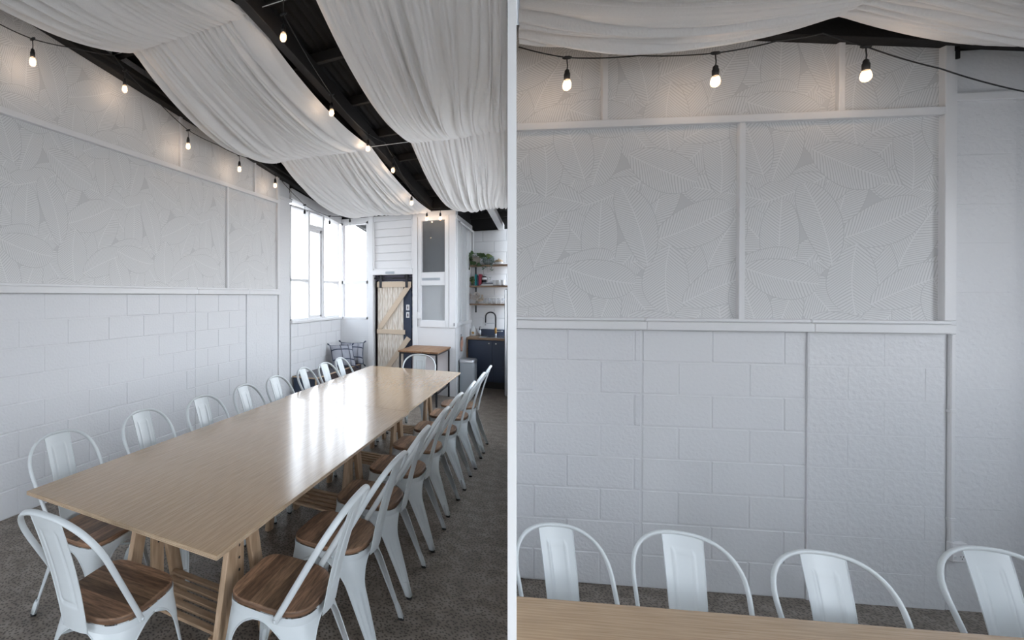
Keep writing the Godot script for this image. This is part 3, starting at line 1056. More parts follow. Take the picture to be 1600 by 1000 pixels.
func cushion(label: String, xf: Transform3D, sd: int) -> void:
	var t := thing("cushion", label, "cushion", xf, "checked cushions on the bench")
	var w := 0.2
	var r := RandomNumberGenerator.new()
	r.seed = sd
	var P := func(u: float, v: float, f: float) -> Vector3:   # u, v in -1..1, f the face
		var m := (1.0 - pow(absf(u), 3.0)) * (1.0 - pow(absf(v), 3.0))
		var pinch := 1.0 - 0.07 * (1.0 - u * u) * absf(v) - 0.0 * f
		var pinch2 := 1.0 - 0.07 * (1.0 - v * v) * absf(u)
		return Vector3(u * w * pinch2, v * w * pinch, f * (0.004 + 0.075 * pow(maxf(m, 0.0), 0.55) + 0.004 * sin(u * 7 + sd) * cos(v * 6)))
	var s := S()
	for f in [1.0, -1.0]:
		var g := []
		for i in 21:
			var row := []
			for k in 21: row.append(P.call((k - 10) / 10.0 * f, (i - 10) / 10.0, f))
			g.append(row)
		sheet(s, g)
	part("cover", s, M.linen, t)
	for band in [[0, -0.5], [0, 0.45]]:
		s = S()
		var pts := []
		for k in 25: pts.append(P.call((k - 12) / 12.0, band[1], 1.0) + Vector3(0, 0, 0.0005))
		tube(s, pts, 0.011, 6, [], 0, 0.25)
		part("dark_stripe", s, M.navy, t)
	for band in [-0.15, 0.55]:
		s = S()
		var pts := []
		for k in 25: pts.append(P.call(band, (k - 12) / 12.0, 1.0) + Vector3(0, 0, 0.0002))
		tube(s, pts, 0.02, 6, [], 0, 0.1)
		part("grey_stripe", s, M.linen_grey, t)
	s = S()
	var rim := []
	for k in 41:
		var a := k / 10.0
		var q := fposmod(a, 1.0) * 2.0 - 1.0
		var side := int(a) % 4
		rim.append(P.call([q, 1.0, -q, -1.0][side], [-1.0, q, 1.0, -q][side], 0.0))
	tube(s, rim, 0.009, 6)
	part("piping", s, M.navy, t)
	s = S()
	for c in [Vector2(-1, 1), Vector2(1, 1), Vector2(1, -1), Vector2(-1, -1)]:
		var q: Vector3 = P.call(c.x, c.y, 0.0)
		var dr := Vector3(c.x, c.y, 0).normalized()
		tube(s, [q, q + dr * 0.03, q + dr * 0.055], 0.012, 6, [0.006, 0.014, 0.011])
	part("tassel", s, M.navy, t)

func side_table() -> void:
	var t := thing("side_table", "tall narrow timber slat table on a black steel frame at the end wall", "table", at(-1.91, 0, -7.60))
	var s: SurfaceTool
	for k in 5:
		s = S()
		var x := -0.30 + 0.1205 * k
		span(s, Vector3(x, 0.795, -0.47), Vector3(x + 0.118, 0.82, 0.46), 0.003)
		part("top_board", s, M.side_top, t)
	for sx in [-1, 1]:
		for sz in [-1, 1]:
			s = S()
			span(s, Vector3(sx * 0.275 - 0.0125, 0, sz * 0.435 - 0.0125), Vector3(sx * 0.275 + 0.0125, 0.77, sz * 0.435 + 0.0125), 0.002)
			part("leg", s, M.steel_dark, t)
	s = S()
	for sz in [-1, 1]:
		span(s, Vector3(-0.2875, 0.77, sz * 0.435 - 0.0125), Vector3(0.2875, 0.795, sz * 0.435 + 0.0125), 0.002)
	for sx in [-1, 1]:
		span(s, Vector3(sx * 0.275 - 0.0125, 0.77, -0.4225), Vector3(sx * 0.275 + 0.0125, 0.795, 0.4225), 0.002)
	part("frame", s, M.steel_dark, t)
	s = S()
	for sz in [-1, 1]: span(s, Vector3(-0.285, 0.19, sz * 0.425 - 0.01), Vector3(0.285, 0.21, sz * 0.425 + 0.01), 0.002)
	for sx in [-1, 1]: span(s, Vector3(sx * 0.275 - 0.01, 0.19, -0.435), Vector3(sx * 0.275 + 0.01, 0.21, 0.435), 0.002)
	part("lower_frame", s, M.steel_dark, t)
	for k in 3:
		s = S()
		span(s, Vector3(-0.26 + 0.175 * k, 0.21, -0.42), Vector3(-0.26 + 0.175 * k + 0.165, 0.228, 0.42), 0.003)
		part("lower_board", s, mat(C(0.55, 0.27, 0.18), 0.6), t)

func bin() -> void:
	var t := thing("waste_bin", "tall grey square bin with a darker lid beside the kitchen cupboard", "bin", at(-1.395, 0, -8.42))
	var s := S()
	var R := func(y: float, gx: float) -> Array:
		var lp := []
		for k in 32:
			var a := TAU * k / 32.0
			lp.append(Vector3(signf(cos(a)) * pow(absf(cos(a)), 0.4) * (0.128 + gx), y, signf(sin(a)) * pow(absf(sin(a)), 0.4) * (0.15 + gx)))
		return lp
	loft(s, [R.call(0.03, -0.004), R.call(0.10, 0.0), R.call(0.54, 0.0)], Vector3(0, 0.3, 0))
	part("body", s, M.grey_bin, t)
	s = S()
	loft(s, [R.call(0.543, 0.003), R.call(0.575, 0.004), R.call(0.592, -0.002), R.call(0.60, -0.02)], Vector3(0, 0.57, 0))
	part("lid", s, M.steel, t)
	s = S()
	loft(s, [R.call(0.0, 0.002), R.call(0.03, 0.002)], Vector3(0, 0.015, 0))
	span(s, Vector3(-0.05, 0.008, 0.14), Vector3(0.05, 0.022, 0.185), 0.004)
	part("base", s, M.rubber, t)

func leaf_shape(s: SurfaceTool, base: Vector3, tip_dir: Vector3, up: Vector3, L: float, W: float, droop := 0.3) -> void:
	var y := tip_dir.normalized()
	var x := y.cross(up).normalized()
	var n := x.cross(y)
	var g := []
	for i in 7:
		var f := i / 6.0
		var w := W * 0.5 * pow(sin(PI * clampf(pow(f, 0.7) * 0.97 + 0.02, 0, 1)), 0.8)
		var c := base + y * L * f + n * L * (0.15 * sin(PI * f) - droop * f * f)
		g.append([c - x * w + n * w * 0.25, c, c + x * w + n * w * 0.25])
	sheet(s, g)

func kitchen() -> void:
	var W := -1.535
	# shelves
	for sh in [[2.235, "highest"], [1.848, "middle"], [1.512, "lowest"]]:
		var t := thing("wall_shelf", "%s of the three timber shelves over the kitchen sink" % sh[1], "shelf", Transform3D.IDENTITY, "timber kitchen shelves")
		var s := S()
		span(s, Vector3(W + 0.002, sh[0] - 0.028, -9.595), Vector3(-0.87, sh[0], -9.39))
		part("board", s, M.shelf_wood, t)
		s = S()
		span(s, Vector3(W + 0.07, sh[0] - 0.17, -9.598), Vector3(W + 0.10, sh[0] - 0.028, -9.59), 0.002)
		span(s, Vector3(W + 0.07, sh[0] - 0.034, -9.598), Vector3(W + 0.10, sh[0] - 0.028, -9.42), 0.002)
		part("bracket", s, M.black_gloss, t)
	# base unit, worktop, sink and tap
	var t := thing("sink_cabinet", "navy blue kitchen base cupboard with two white knobs", "cabinet")
	var s := S()
	span(s, Vector3(W + 0.025, 0.12, -9.59), Vector3(-0.80, 0.865, -9.09))
	part("body", s, M.navy, t)
	for d in [[-1.505, -1.10], [-1.095, -0.80]]:
		s = S()
		span(s, Vector3(d[0], 0.14, -9.09), Vector3(d[1], 0.86, -9.07), 0.003)
		var door := part("door", s, M.navy, t)
		s = S()
		var kx: float = d[1] - 0.05 if d[0] < -1.3 else d[0] + 0.06
		lathe(s, [Vector2(0.006, 0), Vector2(0.006, 0.01), Vector2(0.014, 0.016), Vector2(0.012, 0.026), Vector2(0, 0.028)], Vector3.ZERO, 14, Transform3D(Basis(Vector3.RIGHT, PI / 2), Vector3(kx, 0.81, -9.07)))
		part("knob", s, M.ceramic, door)
	s = S()
	span(s, Vector3(W + 0.03, 0, -9.55), Vector3(-0.80, 0.12, -9.13))
	part("kickboard", s, M.black_gloss, t)
	s = S()
	span(s, Vector3(W + 0.001, 0, -9.59), Vector3(W + 0.025, 0.868, -9.065))
	part("end_panel", s, M.shelf_wood, t)
	t = thing("worktop", "timber kitchen worktop with an inset steel sink", "worktop")
	s = S()
	span(s, Vector3(W + 0.001, 0.868, -9.598), Vector3(-0.80, 0.905, -9.05))
	part("top", s, M.shelf_wood, t)
	s = S()
	span(s, Vector3(-1.33, 0.905, -9.52), Vector3(-0.83, 0.909, -9.13), 0.0015)
	part("sink_rim", s, M.steel, t)
	s = S()
	span(s, Vector3(-1.22, 0.9085, -9.48), Vector3(-0.86, 0.9105, -9.18), 0.0008)
	part("sink_bowl", s, mat(C(0.25, 0.26, 0.28), 0.2, 0.9), t)
	s = S()
	span(s, Vector3(-1.36, 0.906, -9.60), Vector3(-0.80, 1.03, -9.585), 0.002)
	solid("splashback", s, M.navy, "navy splashback strip behind the kitchen tap", "splashback")
	t = thing("kitchen_tap", "black sprung kitchen tap with a timber collar over the sink", "tap", at(-1.09, 0.909, -9.50))
	s = S()
	var arc := [Vector3(0, 0.16, 0)]
	for k in 13: arc.append(Vector3(-0.085 + 0.085 * cos(PI * k / 12.0), 0.36 + 0.085 * sin(PI * k / 12.0), 0.03 * sin(PI * k / 24.0)))
	arc.append(Vector3(-0.17, 0.25, 0.035))
	tube(s, arc, 0.013, 10)
	part("spring_hose", s, M.black_gloss, t)
	s = S()
	tube(s, [Vector3(-0.17, 0.25, 0.035), Vector3(-0.17, 0.20, 0.035)], 0.015, 10)
	tube(s, [Vector3(0, 0.24, 0), Vector3(-0.10, 0.24, 0.02), Vector3(-0.17, 0.235, 0.035)], 0.006, 6)
	part("spray_head", s, M.steel, t)
	s = S()
	tube(s, [Vector3(0, 0.0, 0), Vector3(0, 0.05, 0)], 0.016, 10)
	part("tap_base", s, M.steel, t)
	s = S()
	tube(s, [Vector3(0.02, 0.09, 0), Vector3(0.12, 0.10, 0.01)], 0.009, 8)
	part("lever", s, M.steel, t)
	s = S()
	tube(s, [Vector3(0, 0.05, 0), Vector3(0, 0.16, 0)], 0.018, 10)
	part("timber_collar", s, M.gold_label, t)
	# bottles by the sink
	t = thing("soap_bottle", "white detergent bottle with a round gold label beside the sink", "bottle", at(-1.475, 0.905, -9.46))
	s = S()
	lathe(s, [Vector2(0, 0), Vector2(0.047, 0), Vector2(0.05, 0.02), Vector2(0.05, 0.10), Vector2(0.03, 0.16), Vector2(0.016, 0.18), Vector2(0.016, 0.205), Vector2(0, 0.207)], Vector3.ZERO, 18)
	part("body", s, M.ceramic, t)
	s = S()
	lathe(s, [Vector2(0, 0), Vector2(0.024, 0), Vector2(0.022, 0.003), Vector2(0, 0.003)], Vector3.ZERO, 16, Transform3D(Basis(Vector3.RIGHT, PI / 2), Vector3(0, 0.06, 0.049)))
	part("label", s, M.gold_label, t)
	t = thing("pump_bottle", "small grey pump bottle with a black top beside the sink", "bottle", at(-1.365, 0.905, -9.46))
	s = S()
	lathe(s, [Vector2(0, 0), Vector2(0.028, 0), Vector2(0.029, 0.10), Vector2(0.014, 0.12), Vector2(0, 0.12)], Vector3.ZERO, 16)
	part("body", s, M.steel, t)
	s = S()
	lathe(s, [Vector2(0, 0.12), Vector2(0.014, 0.12), Vector2(0.014, 0.14), Vector2(0.005, 0.145), Vector2(0.005, 0.175), Vector2(0, 0.176)], Vector3.ZERO, 12)
	tube(s, [Vector3(0, 0.172, 0), Vector3(0.03, 0.17, 0.01)], 0.005, 6)
	part("pump", s, M.black_gloss, t)
	# top shelf: trailing plant, small trailing plant, basket
	var y := 2.235
	t = thing("potted_plant", "broad leafed trailing plant in a pale pot on the top shelf", "plant", at(-1.44, y, -9.48))
	s = S()
	lathe(s, [Vector2(0, 0), Vector2(0.075, 0), Vector2(0.095, 0.15), Vector2(0.085, 0.15), Vector2(0.08, 0.12), Vector2(0, 0.12)], Vector3.ZERO, 20)
	part("pot", s, M.stone_pot, t)
	var r := RandomNumberGenerator.new()
	r.seed = 4
	for k in 30:
		s = S()
		var a := TAU * k / 30.0 * 3.0 + r.randf() * 0.5
		var rad := r.randf_range(0.04, 0.20)
		if k > 24: a = PI + r.randf_range(-0.5, 0.3); rad = r.randf_range(0.14, 0.2)
		var b := Vector3(cos(a) * rad, r.randf_range(0.10, 0.24) - rad * 0.35, sin(a) * rad * 0.45 + 0.03)
		if k % 6 == 5: b.y -= 0.16; b.z = 0.11
		b.x = clampf(b.x, -0.085, 0.25)
		leaf_shape(s, b, Vector3(cos(a), r.randf_range(-0.6, 0.5), sin(a) * 0.4 + 0.3), Vector3(0, 0.5, 1), r.randf_range(0.09, 0.13), r.randf_range(0.07, 0.095))
		part("leaf", s, M.leaf_light if k % 5 == 0 else M.leaf, t)
	s = S()
	for k in 9:
		var a := TAU * k / 9.0
		tube(s, [Vector3(0, 0.12, 0), Vector3(cos(a) * 0.05, 0.19, sin(a) * 0.03 + 0.02), Vector3(maxf(cos(a) * 0.13, -0.08), 0.14, sin(a) * 0.06 + 0.04)], 0.003, 5)
	part("stem", s, M.stem, t)
	t = thing("potted_plant", "small string plant trailing from a blue grey bowl on the top shelf", "plant", at(-1.215, y, -9.48))
	s = S()
	lathe(s, [Vector2(0, 0), Vector2(0.06, 0), Vector2(0.10, 0.06), Vector2(0.085, 0.115), Vector2(0.075, 0.115), Vector2(0, 0.10)], Vector3.ZERO, 20)
	part("bowl", s, mat(C(0.30, 0.34, 0.37), 0.5), t)
	s = S()
	for k in 16:
		var a := TAU * k / 16.0
		var q := Vector3(cos(a) * 0.09, 0.12, sin(a) * 0.07 + 0.035)
		var L := r.randf_range(0.06, 0.3) if sin(a) > 0.2 else 0.05
		tube(s, [Vector3(cos(a) * 0.04, 0.10, 0), q, q + Vector3(0, -0.05, 0.02), q + Vector3(0.01, -L, 0.022)], 0.002, 4)
	part("stem", s, M.stem, t)
	s = S()
	for k in 70:
		var a := r.randf() * PI
		var q := Vector3(cos(a) * 0.095, 0.13 - pow(r.randf(), 2.0) * 0.26, 0.055 + sin(a) * 0.055)
		if k > 45: q = Vector3(r.randf_range(-0.08, 0.08), r.randf_range(0.10, 0.15), r.randf_range(-0.04, 0.06))
		leaf_shape(s, q, Vector3(r.randf_range(-1, 1), r.randf_range(-0.8, 0.5), 0.6), Vector3(0, 0.5, 1), 0.035, 0.022)
	part("foliage", s, M.leaf_blue, t).set_meta("kind", "stuff")
	t = thing("lidded_bowl", "woven lidded bowl at the right end of the top shelf", "bowl", at(-1.035, y, -9.48))
	s = S()
	lathe(s, [Vector2(0, 0), Vector2(0.06, 0), Vector2(0.075, 0.035), Vector2(0.075, 0.05), Vector2(0, 0.05)], Vector3.ZERO, 20)
	part("bowl", s, M.ceramic, t)
	s = S()
	lathe(s, [Vector2(0.078, 0.05), Vector2(0.075, 0.065), Vector2(0.045, 0.09), Vector2(0, 0.096)], Vector3.ZERO, 20)
	lathe(s, [Vector2(0.012, 0.095), Vector2(0.012, 0.112), Vector2(0, 0.115)], Vector3.ZERO, 10)
	part("lid", s, M.basket, t)
	# middle shelf
	y = 1.848
	t = thing("bottle_ivy", "short leafy green plant at the left end of the middle shelf", "plant", at(-1.487, y, -9.47))
	s = S()
	lathe(s, [Vector2(0, 0), Vector2(0.03, 0), Vector2(0.035, 0.06), Vector2(0.02, 0.09), Vector2(0, 0.09)], Vector3.ZERO, 14)
	part("jar", s, M.clear, t)
	for k in 12:
		s = S()
		leaf_shape(s, Vector3(r.randf_range(-0.02, 0.02), r.randf_range(0.03, 0.17), r.randf_range(0, 0.03)), Vector3(r.randf_range(-0.4, 0.5), r.randf_range(-0.2, 0.7), 0.5), Vector3(0, 0.5, 1), 0.06, 0.045)
		part("leaf", s, M.leaf_light if k % 2 else M.leaf, t)
	var books := [["teal hardback book standing on the middle shelf", M.teal, -1.425, 0.032, 0.215], ["navy book between the teal and red books", M.navy, -1.392, 0.026, 0.19], ["red hardback book standing on the middle shelf", M.red, -1.35, 0.05, 0.215]]
	for b in books:
		t = thing("book", b[0], "book", at(b[2], y, -9.48), "books on the middle shelf")
		s = S()
		span(s, Vector3(-b[3] / 2, 0, -0.08), Vector3(b[3] / 2, b[4], 0.075), 0.004)
		part("cover", s, b[1], t)
		s = S()
		span(s, Vector3(-b[3] / 2 + 0.004, 0.004, -0.086), Vector3(b[3] / 2 - 0.004, b[4] - 0.004, -0.075), 0.001)
		part("pages", s, M.ceramic, t)
	for k in 3:
		t = thing("book", ["large pale book lying flat, lowest of the pile", "dark thin book lying in the middle of the flat pile", "pale book lying on top of the flat pile"][k], "book", at(-1.245 + 0.012 * k, y + [0.0, 0.026, 0.041][k], -9.48), "books lying flat on the middle shelf")
		s = S()
		span(s, Vector3(-0.115 + 0.015 * k, 0, -0.08), Vector3(0.115 - 0.012 * k, [0.0255, 0.0145, 0.016][k], 0.075), 0.002)
		part("cover", s, [M.ceramic, M.dark_lam, M.linen][k], t)
	t = thing("storage_jar", "black and white patterned jar on the pile of books", "jar", at(-1.285, y + 0.0572, -9.47))
	s = S()
	lathe(s, [Vector2(0, 0), Vector2(0.038, 0), Vector2(0.044, 0.03), Vector2(0.044, 0.10), Vector2(0.03, 0.12), Vector2(0, 0.12)], Vector3.ZERO, 18)
	part("body", s, M.steel_dark, t)
	s = S()
	lathe(s, [Vector2(0.0448, 0.055), Vector2(0.0452, 0.06), Vector2(0.0452, 0.09), Vector2(0.0448, 0.095)], Vector3.ZERO, 18)
	part("white_band", s, M.ceramic, t)
	s = S()
	lathe(s, [Vector2(0.03, 0.12), Vector2(0.033, 0.125), Vector2(0.033, 0.14), Vector2(0.01, 0.15), Vector2(0, 0.152)], Vector3.ZERO, 16)
	part("lid", s, M.steel, t)
	t = thing("bud_vase", "small clear vase with a green sprig on the pile of books", "vase", at(-1.185, y + 0.0572, -9.46))
	s = S()
	lathe(s, [Vector2(0, 0), Vector2(0.03, 0), Vector2(0.034, 0.03), Vector2(0.026, 0.07), Vector2(0.03, 0.085)], Vector3.ZERO, 16)
	part("glass", s, M.clear, t)
	s = S()
	for k in 5: leaf_shape(s, Vector3(0, 0.085, 0), Vector3(cos(k * 1.3), 0.5, sin(k * 1.3)), Vector3.UP, 0.05, 0.02)
	part("sprig", s, M.leaf_blue, t)
	var cup: Node3D = null
	for k in 3:
		var lb: String = ["white cup on the middle shelf nearest the pile of books", "middle one of the three white cups on the shelf", "white cup furthest right on the middle shelf"][k]
		var xf := at(-1.105 + 0.072 * k, y, -9.47)
		if cup: copy(cup, "cup", xf, lb)
		else:
			cup = thing("cup", lb, "cup", xf, "white cups on the middle shelf")
			s = S()
			lathe(s, [Vector2(0, 0.004), Vector2(0.028, 0), Vector2(0.032, 0.02), Vector2(0.034, 0.10), Vector2(0.031, 0.10), Vector2(0.029, 0.02), Vector2(0, 0.012)], Vector3.ZERO, 18)
			part("bowl", s, M.ceramic, cup)
			s = S()
			lathe(s, [Vector2(0.0325, 0), Vector2(0.034, 0.003), Vector2(0.033, 0.012)], Vector3.ZERO, 18)
			part("foot_ring", s, M.linen_grey, cup)
	# lowest shelf
	y = 1.512
	t = thing("dried_flowers", "bunch of dried pale hydrangeas in a glass on the lowest shelf", "flowers", at(-1.41, y, -9.46))
	s = S()
	lathe(s, [Vector2(0, 0), Vector2(0.03, 0), Vector2(0.032, 0.08), Vector2(0.034, 0.085)], Vector3.ZERO, 14)
	part("glass", s, M.clear, t)
	for h in [[-0.08, 0.135, 0.03, 0.055], [0.0, 0.16, 0.05, 0.045], [0.055, 0.11, 0.06, 0.065], [-0.01, 0.10, 0.08, 0.035]]:
		s = S()
		for k in 42:
			var d := Vector3(r.randfn(), r.randfn(), r.randfn()).normalized()
			leaf_shape(s, Vector3(h[0], h[1], h[2]) + d * float(h[3]) * 0.75, d + Vector3(r.randf_range(-1, 1), r.randf_range(-1, 1), r.randf_range(-1, 1)) * 0.7, d.cross(Vector3(0.3, 1, 0.2)), 0.035, 0.032, 0.0)
		part("flower_head", s, M.flower if h[0] > 0 else M.flower_pale, t).set_meta("kind", "stuff")
	s = S()
	for h in [[-0.08, 0.12], [0.0, 0.14], [0.05, 0.1]]: tube(s, [Vector3(0, 0.01, 0), Vector3(h[0] * 0.3, 0.07, 0.0), Vector3(h[0], h[1], 0.04)], 0.002, 5)
	for k in 5: leaf_shape(s, Vector3(0, 0.12, 0.04), Vector3(cos(k * 1.3), 0.6, sin(k * 1.3)), Vector3.UP, 0.08, 0.04)
	part("stem", s, M.stem, t)
	var gl: Node3D = null
	for k in 5:
		var lb: String = ["clear tumbler beside the dried flowers, leftmost of five", "second clear tumbler from the dried flowers", "middle clear tumbler of the row of five", "fourth clear tumbler from the dried flowers", "clear tumbler at the right end of the row"][k]
		var xf := at(-1.265 + 0.077 * k, y, -9.46)
		if gl: copy(gl, "tumbler", xf, lb)
		else:
			gl = thing("tumbler", lb, "glass", xf, "clear tumblers on the lowest shelf")
			s = S()
			lathe(s, [Vector2(0, 0.001), Vector2(0.027, 0.0), Vector2(0.033, 0.105), Vector2(0.031, 0.105), Vector2(0.026, 0.012), Vector2(0, 0.012)], Vector3.ZERO, 18)
			part("glass", s, M.clear, gl)
	# hanging cloth, pipe, duct, fridge
	t = thing("hanging_mitt", "pink cloth oven mitt hanging on the side of the washroom box", "mitt")
	s = S()
	var g := []
	for i in 9:
		var f := i / 8.0
		var row := []
		for k in 7: row.append(Vector3(-1.518 + 0.012 * sin(k * 1.4 + i * 0.5), 0.955 - 0.25 * f, -8.53 + (k - 3) * (0.012 + 0.012 * sin(PI * minf(f * 0.8 + 0.15, 1.0)))))
		g.append(row)
	sheet(s, g)
	part("cloth", s, M.cloth_pink, t)
	s = S()
	tube(s, [Vector3(-1.52, 0.95, -8.53), Vector3(-1.525, 0.99, -8.53)], 0.003, 5)
	lathe(s, [Vector2(0.008, -0.004), Vector2(0.008, 0.004), Vector2(0, 0.006)], Vector3(-1.527, 0.99, -8.53), 8)
	part("hook", s, M.steel_dark, t)
	s = S()
	tube(s, [Vector3(-1.50, 2.25, -9.57), Vector3(-1.50, 2.86, -9.57), Vector3(-1.49, 2.88, -9.55), Vector3(-1.49, 2.885, -9.3), Vector3(-1.50, 2.9, -8.3)], 0.018, 8)
	solid("wall_pipe", s, M.trim, "white pipe running down into the kitchen corner", "pipe")
	s = S()
	bar(s, Vector3(-1.0, 3.10, -7.6), Vector3(-1.0, 2.93, -9.6), 0.10, 0.10, 0.006, Vector3.RIGHT)
	solid("ceiling_duct", s, M.trim, "square white duct running under the black kitchen roof", "duct")
	t = thing("tall_panel", "narrow white end panel standing against the partition by the worktop", "panel", at(-0.80, 0.0, -8.80))
	s = S()
	span(s, Vector3(-0.035, 0.0, -0.24), Vector3(0.0, 1.78, 0.28), 0.012)
	part("panel", s, M.metal, t)
	s = S()
	span(s, Vector3(-0.04, 0.02, 0.28), Vector3(0.004, 1.77, 0.31), 0.012)
	part("edge_trim", s, M.steel, t)

const BULB := 0.011

func festoon(called: String, T: Transform3D, pts: Array, label: String) -> void:
	var s := S()
	var fine := []
	for i in pts.size() - 1:
		var n := 6
		for k in n:
			var f := k / float(n)
			var p: Vector3 = pts[i].lerp(pts[i + 1], f)
			p.y -= 0.02 * pts[i].distance_to(pts[i + 1]) * 4.0 * f * (1.0 - f)
			fine.append(T * p)
	fine.append(T * (pts[pts.size() - 1] as Vector3))
	tube(s, fine, 0.0042, 6)
	solid(called, s, M.cable, label, "cable", "festoon light cables")

func outlet(T: Transform3D, p: Vector3, label: String) -> void:
	var t := thing("power_outlet", label, "outlet", T * Transform3D(Basis(), p))
	var s := S()
	span(s, Vector3(-0.033, -0.058, 0), Vector3(0.05, 0.058, 0.034), 0.005)
	part("box", s, M.trim, t)
	for y in [-0.028, 0.022]:
		s = S()
		for q in [Vector2(0.012, 0.006), Vector2(0.026, 0.006), Vector2(0.019, -0.008)]:
			box(s, Vector3(q.x, y + q.y, 0.034), Vector3(0.003, 0.008, 0.0012), 0.0003)
		part("socket_slots", s, M.rubber, t)
		s = S()
		box(s, Vector3(-0.018, y, 0.035), Vector3(0.012, 0.018, 0.006), 0.0015)
		part("switch", s, M.ceramic, t)

func _ready() -> void:
	# ---- camera
	var cam := Camera3D.new()
	cam.name = "camera"
	cam.projection = Camera3D.PROJECTION_FRUSTUM
	cam.near = 0.05
	cam.far = 100.0
	cam.size = 2.0 * 0.05 * 500.0 / FOCAL
	cam.frustum_offset = Vector2(0.05 * (800.0 - CX) / FOCAL, -0.05 * (500.0 - CY) / FOCAL)
	add_child(cam)
	cam.position = Vector3(0, EYE, 0)
	cam.rotation.y = YAW
	cam.current = true
	# ---- sky and exposure
	var sky := ProceduralSkyMaterial.new()
	sky.sky_top_color = Color(0.84, 0.905, 0.97)
	sky.sky_horizon_color = Color(0.97, 0.982, 1.0)
	sky.sky_curve = 0.3
	sky.ground_bottom_color = Color(0.60, 0.61, 0.62)
	sky.ground_horizon_color = Color(0.94, 0.965, 0.985)
	sky.sky_energy_multiplier = SKY
	sky.ground_energy_multiplier = SKY * 0.9
	var env := Environment.new()
	env.background_mode = Environment.BG_SKY
	env.sky = Sky.new()
	env.sky.sky_material = sky
	env.tonemap_mode = Environment.TONE_MAPPER_LINEAR
	env.tonemap_exposure = 1.1
	env.sdfgi_enabled = true
	env.ssao_enabled = true
	env.ssil_enabled = true
	var we := WorldEnvironment.new()
	we.name = "world_environment"
	we.environment = env
	add_child(we)
	# ---- the two rooms' axes
	TA = Transform3D(Basis(Vector3(0, 0, -1), Vector3(0, 1, 0), Vector3(1, 0, 0)), Vector3(-3.59, 0, 0))
	var tilt := 0.00507
	var turn := YAW - 0.12899
	var org := Vector3(0, EYE - 1.893, 0) + Basis(Vector3.UP, YAW) * Vector3((1200.0 - CX) / FOCAL * 2.988, 0, -2.988)
	TB = Transform3D(Basis(Vector3.UP, turn) * Basis(Vector3.BACK, -tilt), org)
	make_materials()
	shell()
	room_a()
	room_b()

const SKY := 2.25
const WB0 := -2.0
const WB1 := 0.9

func ray_dir(u: float) -> Vector2:   # horizontal direction (x, z) of the partition line
	var d := Basis(Vector3.UP, YAW) * Vector3((u - CX) / FOCAL, 0, -1)
	return Vector2(d.x, d.z)

